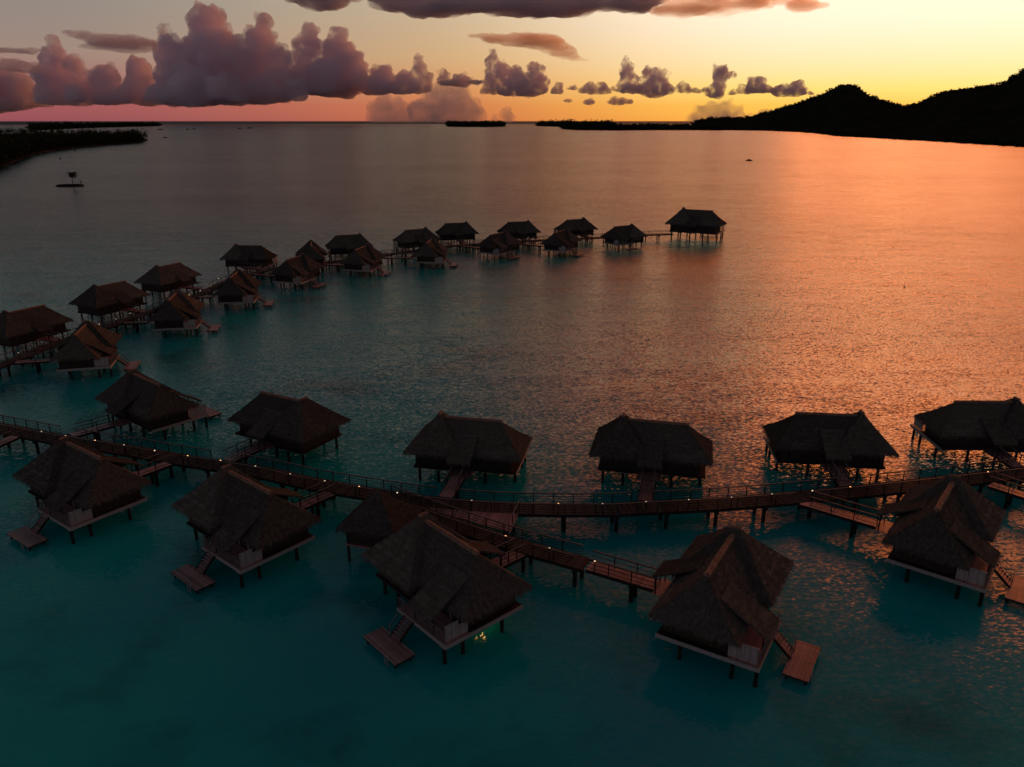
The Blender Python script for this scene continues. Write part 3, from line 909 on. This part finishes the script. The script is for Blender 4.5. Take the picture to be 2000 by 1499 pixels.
for px, py, ln, tone, lab in LAMPS:
    p = at(px, py, ZW + 1.05)
    p.z = 0
    line = LINES[ln]
    i = min(range(len(line)), key=lambda k: (line[k] - p).length)
    i = max(0, min(i, len(line) - 1))
    pt, d, q = frames(line)[i]
    s = 1 if (p - pt).dot(q) > 0 else -1
    pos = pt + d * (p - pt).dot(d) + q * (s * (HALF[ln] - .16))
    o = empty('lamp_post_light', (pos.x, pos.y, ZW))
    tag(o, lab, 'lamp', 'small lamps along the boardwalks')
    link('lamp_post', LP, o); link('lamp_globe', LG[tone], o); link('lamp_cap', LC, o)

# lamp under the floor of the nearest bungalow: its light glints on the water
lo = empty('under_floor_lamp', (-2.5, 51.6, 1.1))
tag(lo, 'yellow lamp under the nearest bungalow floor glinting on the water', 'lamp')
for dx, dy in ((-.35, -.15), (0, .1), (.3, -.05), (.1, .45)):
    MB().tube((dx, dy, 0), (dx, dy, .06), .05, .035, 8).build('bulb', M['lamp_under'], lo)
MB().box(-.45, .4, -.25, .55, .065, .10).build('lamp_plate', M['dark'], lo)
MB().tube((0, 0, .10), (0, 0, .5), .03, .03, 6).build('lamp_stem', M['dark'], lo)

# ------------------------------------------------------------------ land
def foliage_mesh(name, trees, tris, size, m, seed=1):
    """crowns of small leaf faces; trees = (x, y, z0, height, radius)"""
    r = np.random.default_rng(seed)
    V = []; Fc = []
    for (x, y, z0, h, rad) in trees:
        n = tris
        d = r.normal(size=(n, 3)); d /= np.linalg.norm(d, axis=1)[:, None]
        lump = 1 + .35 * np.sin(d[:, 0] * 5 + x) * np.cos(d[:, 1] * 4 + y) + .25 * np.sin(d[:, 2] * 6 + x * .3)
        rr = r.random(n) ** .45 * lump
        c = np.stack([x + d[:, 0] * rr * rad, y + d[:, 1] * rr * rad, z0 + h * .52 + d[:, 2] * rr * h * .46], 1)
        a = r.normal(size=(n, 3)); b = r.normal(size=(n, 3))
        a /= np.linalg.norm(a, axis=1)[:, None]; b /= np.linalg.norm(b, axis=1)[:, None]
        s = size * r.uniform(.5, 1.3, n)[:, None]
        base = len(V) * 3
        V.append(np.stack([c - a * s, c + a * s, c + b * s * 1.2], 1).reshape(-1, 3))
    V = np.concatenate(V)
    me = bpy.data.meshes.new(name)
    n = len(V)
    me.vertices.add(n); me.vertices.foreach_set('co', V.astype(np.float32).ravel())
    me.loops.add(n); me.loops.foreach_set('vertex_index', np.arange(n, dtype=np.int32))
    me.polygons.add(n // 3); me.polygons.foreach_set('loop_start', np.arange(0, n, 3, dtype=np.int32))
    me.polygons.foreach_set('loop_total', np.full(n // 3, 3, dtype=np.int32))
    me.materials.append(m); me.update(calc_edges=True)
    return link(name, me)

def in_poly(x, y, P):
    c = False
    for i in range(len(P)):
        x1, y1 = P[i]; x2, y2 = P[i - 1]
        if (y1 > y) != (y2 > y) and x < (x2 - x1) * (y - y1) / (y2 - y1) + x1: c = not c
    return c

def motu(name, label, front, back_px, count, hmin, hmax, rad, size, tris, seed, forest_label, rise=1.2):
    P = [at(*p) for p in front] + [at(*p) for p in back_px]
    P2 = [(p.x, p.y) for p in P]
    cx = sum(p[0] for p in P2) / len(P2); cy = sum(p[1] for p in P2) / len(P2)
    n = len(P2)
    vs = [(x, y, -.5) for x, y in P2] + [(cx + (x - cx) * .965, cy + (y - cy) * .965, rise) for x, y in P2]
    mb = MB().add(vs, [(k, (k + 1) % n, (k + 1) % n + n, k + n) for k in range(n)] + [tuple(range(n, 2 * n))])
    tag(mb.build(name, M['sand']), label, kind='structure')
    r = random.Random(seed)
    xs = [p[0] for p in P2]; ys = [p[1] for p in P2]
    T = []
    guard = 0
    while len(T) < count and guard < count * 60:
        guard += 1
        u = r.random()
        if r.random() < .45:                    # denser along the near shore
            k = r.randrange(len(front) - 1); t = r.random()
            a, b = P2[k], P2[k + 1]
            x = a[0] + (b[0] - a[0]) * t; y = a[1] + (b[1] - a[1]) * t
            x = x + (cx - x) * r.uniform(.015, .12); y = y + (cy - y) * r.uniform(.015, .12)
        else:
            x, y = r.uniform(min(xs), max(xs)), r.uniform(min(ys), max(ys))
        if not in_poly(x, y, P2): continue
        h = r.uniform(hmin, hmax)
        T.append((x, y, rise - .5, h, rad * r.uniform(.7, 1.3)))
    f = foliage_mesh('island_forest', T, tris, size, M['foliage'], seed)
    tag(f, forest_label, 'forest', kind='stuff')
    return P2

motu('island_ground', 'low sandy ground of the wooded island at left', [(-90, 350), (-40, 337), (0, 327), (30, 316), (60, 303), (100, 295), (150, 288.5), (200, 284), (250, 280.5), (284, 278)],
     [(291, 274), (280, 269), (230, 266), (160, 264), (60, 262), (-90, 262)], 1100, 13, 23, 7.5, 1.5, 70, 3, 'dark wood of palms and trees covering the island at left')
motu('island_ground', 'low ground of the far spit at left', [(60, 256), (130, 252), (200, 249.5), (260, 248), (312, 246.5)], [(318, 245.5), (250, 244.6), (60, 246)],
     420, 16, 34, 26, 5.5, 50, 5, 'thin dark tree line on the far spit at left')
motu('island_ground', 'low ground of the small round island in the middle distance', [(872, 247.6), (900, 248.4), (950, 248.4), (988, 247.8)], [(985, 245.6), (930, 245), (880, 245.6)],
     260, 22, 42, 22, 6, 60, 6, 'dark trees covering the small flat island left of centre horizon')
motu('island_ground', 'low ground of the farther of two overlapping islands', [(1046, 246.6), (1090, 248), (1150, 248.5), (1200, 248)], [(1198, 246), (1120, 245), (1060, 245.4)],
     240, 14, 52, 24, 6, 60, 7, 'dark trees on the farther of two overlapping islands right of centre')
motu('island_ground', 'low ground of the nearer island in front of the mountain foot', [(1096, 252.5), (1130, 254.6), (1200, 255), (1290, 254.4), (1370, 254.5), (1420, 255)], [(1420, 249), (1300, 248.6), (1200, 248.4), (1110, 250)],
     700, 9, 26, 16, 4.5, 60, 8, 'dark tree belt along the shore at the foot of the mountain')

# hills at right
def mountain():
    ridge = [(1352, 243, 4300), (1364, 237, 4300), (1385, 231.5, 4300), (1420, 231.5, 4300), (1448, 231, 4300), (1470, 227, 4300), (1500, 220, 4300), (1530, 211, 4250), (1560, 202, 4200), (1600, 188, 4150), (1625, 175, 4100), (1643, 167, 4100), (1655, 166, 4100), (1672, 169, 4100), (1684, 178, 4100), (1700, 189, 4050), (1730, 199, 4000), (1755, 206, 3900), (1772, 208, 3800), (1800, 200, 3500), (1828, 188, 3300), (1850, 180, 3200), (1880, 177, 3100), (1910, 172, 3000), (1945, 168, 2900), (1965, 162, 2850), (1985, 150, 2800), (2000, 140, 2800), (2040, 112, 2800), (2100, 80, 2850), (2180, 58, 2900), (2280, 66, 2900), (2400, 95, 2900), (2600, 140, 2900)]
    shore = [(1352, 254.6), (1420, 254.8), (1500, 256), (1560, 258.5), (1600, 261.5), (1622, 264.5), (1640, 266.6), (1700, 270), (1800, 275.5), (1900, 281.5), (2000, 288), (2100, 294), (2300, 302), (2600, 312)]
    xs = np.concatenate([np.arange(1352, 2080, 3.0), np.arange(2080, 2601, 12.0)])
    R = np.array(ridge, float); S = np.array(shore, float)
    ry = np.interp(xs, R[:, 0], R[:, 1]); rd = np.interp(xs, R[:, 0], R[:, 2]); sy = np.interp(xs, S[:, 0], S[:, 1])
    nf, nb = 26, 8
    vs = []
    for c, x in enumerate(xs):
        top = far(x, ry[c], rd[c]); sh = at(x, sy[c])
        h = max(4.0, top.z)
        for j in range(nf + 1):
            t = j / nf
            p = Vector((sh.x, sh.y, 0)).lerp(Vector((top.x, top.y, 0)), t)
            prof = .12 * t + .88 * t ** 1.7 if t < 1 else 1
            z = h * prof
            if 0 < j < nf:
                z += mnoise.fractal(p * .0035, 1.0, 2.1, 5) * h * .14 * math.sin(math.pi * t)
            z += mnoise.noise(p * .03) * 2.2 * (t > 0) + abs(mnoise.noise(Vector((p.x, p.y, 5)) * .09)) * 2.5 * (t > 0)
            vs.append((p.x, p.y, max(z, 1.5 if j else -1)))
        dirv = Vector((top.x, top.y, 0)).normalized()
        for j in range(1, nb + 1):
            t = j / nb
            p = Vector((top.x, top.y, 0)) + dirv * (1500 * t)
            vs.append((p.x, p.y, max(-2, h * (1 - t) - 1)))
    k = nf + nb + 1
    fs = [(c * k + j, (c + 1) * k + j, (c + 1) * k + j + 1, c * k + j + 1) for c in range(len(xs) - 1) for j in range(k - 1)]
    o = MB().add(vs, fs).build('mountain', M['hill'], smooth=False)
    tag(o, 'black silhouetted mountain with a pointed peak at right', kind='structure')
    # trees that break its skyline and shore
    r = random.Random(4); T = []
    for _ in range(900):
        c = r.randrange(len(xs)); x = xs[c] + r.uniform(-2, 2)
        t = 1 - abs(r.gauss(0, .012)) if r.random() < .6 else r.uniform(.012, .05)
        j = min(nf, max(0, t * nf))
        a = vs[c * k + int(j)]; b = vs[c * k + min(nf, int(j) + 1)]
        u = j - int(j)
        T.append((a[0] + (b[0] - a[0]) * u + r.uniform(-12, 12), a[1] + (b[1] - a[1]) * u, a[2] + (b[2] - a[2]) * u - 3, r.choice((7, 8, 9, 11, 14)), r.uniform(5, 11)))
    f = foliage_mesh('mountain_forest', T, 40, 3.0, M['foliage'], 11)
    tag(f, 'dark trees along the mountain ridge and its shore', 'forest', kind='stuff')
mountain()

# ------------------------------------------------------------------ small far things
def palm(o, base, h, nf=11, seed=1):
    r = random.Random(seed)
    tr = MB(); prev = Vector(base)
    for k in range(6):
        nx = Vector(base) + Vector((.12 * h * ((k + 1) / 6) ** 2, 0, h * (k + 1) / 6))
        tr.tube(prev, nx, .22 - .018 * k, .205 - .018 * k, 7); prev = nx
    tr.build('trunk', M['dark'], o)
    for k in range(nf):
        t = 2 * math.pi * k / nf + r.uniform(-.25, .25); up = (1.5, .9, .35)[k % 3] + r.uniform(-.2, .2)
        fr = MB(); p = prev.copy(); L_ = r.uniform(3.2, 4.2)
        d = Vector((math.cos(t), math.sin(t), up))
        side = Vector((-math.sin(t), math.cos(t), 0))
        for s in range(9):
            q = p + d.normalized() * (L_ / 9); d.z -= .34
            w = .95 * math.sin(math.pi * (s + .9) / 10.5)
            for sg in (-1, 1):
                tip = q + side * (sg * w) + Vector((0, 0, -.75 * w)) + d.normalized() * .2
                fr.add([p, q, tip], [(0, 1, 2)])
                fr.add([p.lerp(q, .5), q + d.normalized() * .12, tip + d.normalized() * .3], [(0, 1, 2)])
            p = q
        fr.build('frond', M['foliage'], o)

c = at(137, 364)
mb = MB(); n = 20
ring = [(c.x + 8.8 * math.cos(2 * math.pi * k / n), c.y + 6.0 * math.sin(2 * math.pi * k / n)) for k in range(n)]
mb.add([(x, y, -.4) for x, y in ring] + [(c.x + (x - c.x) * .86, c.y + (y - c.y) * .86, 1.0) for x, y in ring], [(k, (k + 1) % n, (k + 1) % n + n, k + n) for k in range(n)] + [tuple(range(n, 2 * n))])
tag(mb.build('islet', M['pile']), 'tiny flat islet carrying a single palm', kind='structure')
po = empty('palm_tree', (c.x + 2.0, c.y, .95)); tag(po, 'lone palm tree on the tiny islet at left', 'palm tree')
palm(po, (0, 0, 0), 6.4, 15)
so = empty('marker_post', (c.x + 7.0, c.y, .6)); tag(so, 'short post at the right end of the palm islet', 'post')
MB().tube((0, 0, 0), (0, 0, 2.2), .18, .14, 6).build('shaft', M['dark'], so); MB().box(-.4, .4, -.15, .15, 1.6, 2.3).build('board', M['dark'], so)

# stubby jetty with palms at the left edge
je = empty('jetty', (at(4, 328).x, at(4, 328).y, 0)); tag(je, 'small dark jetty at the left picture edge below the wooded island', 'jetty')
MB().box(-12, 6, -1.2, 1.2, .9, 1.2).build('deck', M['dark'], je)
for x in (-10, -5, 0, 5): MB().tube((x, 0, -1), (x, 0, .9), .25, .25, 6).build('pile', M['dark'], je)
for dx, hh, lab in ((1.0, 6.2, 'left of two small palms over the jetty at the left edge'), (4.4, 5.2, 'right of two small palms over the jetty at the left edge')):
    q = empty('palm_tree', (je.location.x + dx, je.location.y, 1.2)); tag(q, lab, 'palm tree'); palm(q, (0, 0, 0), hh * .75, 9, int(dx * 10))

def boat(px, py, length, label, rz=0.0, mast=0):
    p = at(px, py)
    o = empty('moored_boat', (p.x, p.y, 0), rz); tag(o, label, 'boat', 'boats moored on the lagoon')
    L_, w = length / 2, length * .16
    hull = MB(); secs = []
    for t, ww, zz in ((-1, .75, 1), (-.5, 1, .95), (.2, 1, 1.0), (.7, .6, 1.15), (1, .05, 1.35)):
        secs.append([(t * L_, -w * ww, zz * length * .11), (t * L_, -w * ww * .6, -.3), (t * L_, w * ww * .6, -.3), (t * L_, w * ww, zz * length * .11)])
    vs = [v for s in secs for v in s]
    fs = [(4 * i + j, 4 * i + 4 + j, 4 * i + 5 + j, 4 * i + 1 + j) for i in range(4) for j in range(3)] + [(4 * i, 4 * i + 3, 4 * i + 7, 4 * i + 4) for i in range(4)] + [(0, 1, 2, 3)]
    hull.add(vs, fs).build('hull', M['dark'], o)
    MB().box(-L_ * .35, L_ * .25, -w * .7, w * .7, length * .11, length * .23).build('cabin', M['dark'], o)
    if mast: MB().tube((0, 0, length * .2), (0, 0, mast), .12, .06, 6).build('mast', M['dark'], o)
boat(1463, 314.5, 7, 'small dark motorboat on the orange water below the mountain', .2)
boat(322, 270, 11, 'boat moored off the tip of the left island, nearest of the group', .3)
boat(313, 254, 22, 'far moored boat just right of the left spit, left one of two', .0)
boat(366, 253.6, 20, 'far moored boat left of a pair on the grey water', .2)
boat(379, 253, 20, 'far moored boat right of a pair on the grey water', -.2)
boat(468, 252, 22, 'far moored boat left of the farthest pair', .1)
boat(488, 251, 26, 'far sailing boat, rightmost of those off the left spit', .0, 16)

def buoy(px, py, s, label):
    p = at(px, py); o = empty('marker_buoy', (p.x, p.y, 0)); tag(o, label, 'buoy', 'marker buoys on the lagoon')
    MB().tube((0, 0, -.3 * s), (0, 0, .5 * s), .5 * s, .35 * s, 8).build('float', M['dark'], o)
    MB().tube((0, 0, .5 * s), (0, 0, 1.6 * s), .09 * s, .06 * s, 6).build('pole', M['dark'], o)
buoy(118, 311, 2.0, 'dark marker buoy near the left island shore, left of the boats')
buoy(147, 295.5, 2.2, 'dark marker buoy close to the beach of the left island')
buoy(1766, 561, .42, 'small dark marker buoy on the orange water at right')

# houses on the shore under the mountain
for px, py, lab in ((1288, 250.5, 'tiny pale house among the shore trees, left one'), (1301, 249.5, 'tiny pale house among the shore trees, middle one'), (1345, 250, 'tiny pale house among the shore trees, right one')):
    p = at(px, 254.0); o = empty('shore_house', (p.x, p.y - 25, 1.0)); tag(o, lab, 'house', 'houses on the mountain shore')
    MB().box(-7, 7, -5, 5, 0, 6).build('wall', M['white_wall'], o)
    MB().add([(-8, -6, 6), (8, -6, 6), (8, 6, 6), (-8, 6, 6), (-5, 0, 9), (5, 0, 9)], [(0, 1, 5, 4), (1, 2, 5), (2, 3, 4, 5), (3, 0, 4)]).build('roof', M['dark'], o)

# ------------------------------------------------------------------ clouds
CM = cloud_mat('cumulus', .019, size=200, lo=.34)
CM_GLOW = cloud_mat('glowing_cloud', .009, col=(1, .95, .88), aniso=.8, size=200, stretch=(.4, .4, 1.6))
CM_SOFT = cloud_mat('thin_cloud', .006, aniso=.6, size=200, stretch=(.4, .4, 1.6))
CM_SMALL = cloud_mat('ragged_cumulus', .022, size=120, lo=.40, hi=.62)
CM_PALE = cloud_mat('pale_far_cloud', .0022, size=500)

ICO = {}
def ico_arrays(sub):
    if sub not in ICO:
        bm = bmesh.new(); bmesh.ops.create_icosphere(bm, subdivisions=sub, radius=1)
        bm.verts.ensure_lookup_table()
        ICO[sub] = (np.array([v.co[:] for v in bm.verts]), np.array([[v.index for v in f.verts] for f in bm.faces])); bm.free()
    return ICO[sub]

def mesh_from_arrays(name, V, T):
    me = bpy.data.meshes.new(name)
    me.vertices.add(len(V)); me.vertices.foreach_set('co', V.astype(np.float32).ravel())
    me.loops.add(T.size); me.loops.foreach_set('vertex_index', T.astype(np.int32).ravel())
    me.polygons.add(len(T)); me.polygons.foreach_set('loop_start', np.arange(0, T.size, 3, dtype=np.int32))
    me.polygons.foreach_set('loop_total', np.full(len(T), 3, dtype=np.int32))
    me.update(calc_edges=True)
    return me

def cloud(label, D, towers, mat, voxel=24, seed=0, flat=1.0, kids=(8, 6, 2), name='cumulus_cloud'):
    """towers: (centre x, base y, top y, width) measured in the picture; built at distance D as a heap of billows and skinned"""
    r = np.random.default_rng(seed)
    balls = []
    for (cx, yb, yt, w) in towers:
        m_per = D / F_PX
        nb = max(3, int(abs(yb - yt) / (w * .33)) + 2)
        for i in range(nb):
            t = i / (nb - 1)
            yy = yb + (yt - yb) * t
            rad = w * .5 * (.95 - .45 * t + r.uniform(-.12, .12)) * (1 if t < .95 else .8)
            yy = yy + rad * (1 if t > .8 else .5 * t) * flat
            c = far(cx + r.normal(0, w * .10), yy, D + r.normal(0, w * .22 * m_per))
            balls.append((np.array(c), rad * m_per))
        for i in range(3):     # spread the foot
            c = far(cx + r.uniform(-.6, .6) * w, yb - w * .10, D + r.normal(0, w * .25 * m_per))
            balls.append((np.array(c), w * .26 * m_per))
    base = min(far(0, yb, D).z for _, yb, _, _ in towers)
    lev = balls
    for n_k in kids:
        new = []
        for c, rad in lev:
            for _ in range(n_k):
                d = r.normal(size=3); d /= np.linalg.norm(d)
                d[2] = abs(d[2]) if r.random() < .75 else d[2]
                new.append((c + d * rad * r.uniform(.75, 1.0) * np.array([1, 1, flat if flat < 1 else 1]), rad * r.uniform(.26, .5)))
        balls = balls + new
        lev = new
    allv = []; allf = []; base_i = 0
    big = [x for x in balls if x[1] > voxel * 3]; small = [x for x in balls if voxel * .45 < x[1] <= voxel * 3]
    for group, sub in ((big, 3 if len(big) < 400 else 2), (small, 1)):
        if not group: continue
        V, Fi = ico_arrays(sub)
        C = np.array([x[0] for x in group]); R_ = np.array([x[1] for x in group])
        v = V[None] * (R_[:, None] * np.array([1, 1, flat]))[:, None, :] + C[:, None, :]
        v = v.reshape(-1, 3)
        foot = base + 30 * np.sin(v[:, 0] * .006) * np.cos(v[:, 1] * .005)
        v[:, 2] = np.maximum(v[:, 2], foot + (v[:, 2] - foot) * .22)      # flattened foot
        f = (Fi[None] + (np.arange(len(group)) * len(V))[:, None, None]).reshape(-1, 3) + base_i
        base_i += len(v); allv.append(v); allf.append(f)
    me = mesh_from_arrays('tmp', np.concatenate(allv), np.concatenate(allf))
    tmp = link('tmp', me)
    md = tmp.modifiers.new('r', 'REMESH'); md.mode = 'VOXEL'; md.voxel_size = voxel
    dg = bpy.context.evaluated_depsgraph_get()
    nm = bpy.data.meshes.new_from_object(tmp.evaluated_get(dg)); nm.name = name
    bpy.data.objects.remove(tmp); bpy.data.meshes.remove(me)
    co = np.empty(len(nm.vertices) * 3, np.float32); nm.vertices.foreach_get('co', co); co = co.reshape(-1, 3)
    no = np.empty(len(nm.vertices) * 3, np.float32); nm.vertices.foreach_get('normal', no); no = no.reshape(-1, 3)
    disp = np.array([mnoise.fractal(Vector(p) * (1 / (voxel * 4.5)), .9, 2.0, 3) for p in co.astype(float)])
    co += no * (disp * voxel * .8)[:, None]
    nm.vertices.foreach_set('co', co.ravel()); nm.materials.clear(); nm.materials.append(mat); nm.update()
    o = link(name, nm)
    tag(o, label, 'cloud', 'evening clouds')
    return o

def clouds():
    cloud('purple cumulus tower at far left rising from the cloud bank', 12500, [(105, 200, 68, 74), (150, 198, 105, 60), (215, 198, 125, 78), (275, 196, 112, 64)], CM, 20, 1)
    cloud('tallest purple cumulus heap above the left horizon', 12000, [(330, 196, 50, 74), (410, 194, 14, 118), (370, 196, 90, 100), (505, 188, 26, 84), (455, 192, 70, 100), (540, 186, 95, 84)], CM, 20, 2)
    cloud('purple cumulus with two turrets right of the tallest heap', 12300, [(600, 180, 48, 64), (660, 178, 55, 70), (690, 178, 85, 56), (640, 180, 110, 90), (740, 176, 128, 62), (785, 177, 140, 48), (818, 176, 108, 38)], CM, 19, 3)
    cloud('dim purple cloud cut by the left picture edge', 13500, [(-30, 205, 120, 110), (30, 207, 140, 90)], CM, 24, 4)
    cloud('small cumulus with twin humps right of centre bank', 13000, [(963, 181, 96, 38), (985, 181, 120, 40), (1040, 181, 122, 50), (1010, 182, 138, 56)], CM_SMALL, 18, 5)
    cloud('slim cumulus tower over the two overlapping islands', 13200, [(1222, 182, 110, 30), (1232, 182, 140, 34)], CM_SMALL, 20, 6, kids=(8, 5, 2))
    cloud('rounded cumulus right of the slim tower', 13200, [(1272, 183, 128, 52), (1295, 182, 135, 30)], CM_SMALL, 20, 7, kids=(8, 5, 2))
    cloud('isolated cumulus puff leaning above the low haze', 13400, [(1402, 188, 122, 32), (1414, 150, 126, 30)], CM_SMALL, 20, 8, kids=(8, 5, 2))
    cloud('small rounded puff left of the mountain peak', 13400, [(1475, 181, 150, 40)], CM_SMALL, 18, 9, kids=(8, 5, 2))
    cloud('low ragged puff nearest the mountain peak', 13400, [(1530, 184, 168, 34), (1556, 184, 160, 34)], CM_SMALL, 18, 10, kids=(8, 5, 2))
    cloud('low ragged puff left of the slim tower', 13400, [(1150, 181, 160, 30), (1176, 181, 162, 28)], CM_SMALL, 18, 11, kids=(8, 5, 2))
    cloud('tiny puff right of the rounded cumulus', 13400, [(1335, 181, 160, 28)], CM_SMALL, 16, 12, kids=(8, 5, 2))
    cloud('small low shred below the slim tower', 13600, [(1212, 202, 191, 30)], CM_SMALL, 16, 13, flat=.6, kids=(7, 4))
    cloud('small puff between twin humps and the slim tower', 13400, [(1090, 183, 160, 24)], CM_SMALL, 16, 14, kids=(8, 5, 2))
    cloud('orange-edged puff left of the twin humps', 13300, [(866, 165, 132, 26), (905, 164, 150, 34)], CM_SMALL, 18, 15, kids=(8, 5, 2))
    for i, (x, yb, yt, w, lab) in enumerate(((1120, 176, 166, 18, 'left of the low ragged puff'), (1200, 178, 168, 16, 'between the ragged puff and the slim tower'), (1310, 176, 164, 18, 'touching the rounded cumulus at its right'),
            (1362, 182, 172, 20, 'left of the leaning puff'), (1378, 178, 170, 16, 'tucked beside the leaning puff'), (1432, 184, 174, 18, 'right of the leaning puff'), (1505, 180, 168, 20, 'between the rounded puff and the peak'),
            (1150, 202, 196, 20, 'low over the two overlapping islands'), (1110, 200, 195, 16, 'lowest left over the islands'), (1580, 186, 178, 18, 'closest to the mountain slope'))):
        cloud('tiny ragged cloudlet ' + lab, 13400, [(x, yb, yt, w)], CM_SMALL, 14, 40 + i, flat=.7, kids=(7, 4), name='cloudlet')
    cloud('pale pink far cloud rising from the horizon left of centre', 26000, [(870, 238, 165, 100), (840, 238, 190, 80), (760, 238, 215, 80), (920, 238, 195, 50), (990, 238, 208, 40)], CM_PALE, 60, 16)
    cloud('pale far cloud low beside the mountain foot', 26000, [(1368, 238, 204, 36), (1440, 238, 206, 38), (1400, 238, 222, 70), (1490, 238, 218, 40)], CM_PALE, 50, 17)
    cloud('long dark cloud across the top of the picture', 7000, [(640, 2, -30, 110), (760, 6, -30, 120), (850, 20, -30, 130), (930, 26, -30, 150), (1020, 18, -30, 150), (1110, 18, -30, 130), (1190, 12, -30, 130)], CM, 22, 18, flat=.30, name='stratocumulus_cloud')
    cloud('orange glowing cloud at the top edge right of the dark one', 7000, [(1290, 8, -30, 110), (1350, 26, -25, 110), (1420, 18, -30, 120), (1480, 8, -30, 90), (1560, 12, -20, 80)], CM_GLOW, 22, 19, flat=.30, name='stratocumulus_cloud')
    cloud('thin orange streak of cloud above the twin humps', 9000, [(960, 76, 70, 60), (1010, 80, 68, 90), (1060, 86, 70, 100), (1100, 104, 84, 60), (1128, 118, 104, 40)], CM_GLOW, 16, 20, flat=.22, name='stratus_cloud')
    cloud('thin grey purple streak of cloud left of the tallest heap', 10000, [(150, 68, 62, 50), (200, 84, 66, 90), (260, 92, 68, 90), (235, 100, 90, 90)], CM_SOFT, 18, 21, flat=.25, name='stratus_cloud')
    cloud('low purple streak under the left end of the cloud bank', 11500, [(20, 130, 122, 80), (60, 140, 128, 60)], CM_SOFT, 18, 23, flat=.3, name='stratus_cloud')
    cloud('thin shred of cloud below the middle of the cloud bank', 12800, [(430, 188, 180, 50), (470, 190, 184, 40)], CM_SOFT, 16, 24, flat=.3, name='stratus_cloud')
    cloud('small thin shred below the right end of the cloud bank', 12800, [(535, 194, 186, 50)], CM_SOFT, 16, 25, flat=.3, name='stratus_cloud')
    cloud('flat dark shred between the cloud bank and the twin humps', 12800, [(890, 166, 154, 40), (925, 164, 156, 30)], CM, 16, 26, flat=.4, name='stratus_cloud')
    cloud('faint streak of cloud at the left picture edge', 10000, [(-10, 106, 94, 70), (40, 104, 96, 60)], CM_SOFT, 16, 22, flat=.25, name='stratus_cloud')
clouds()
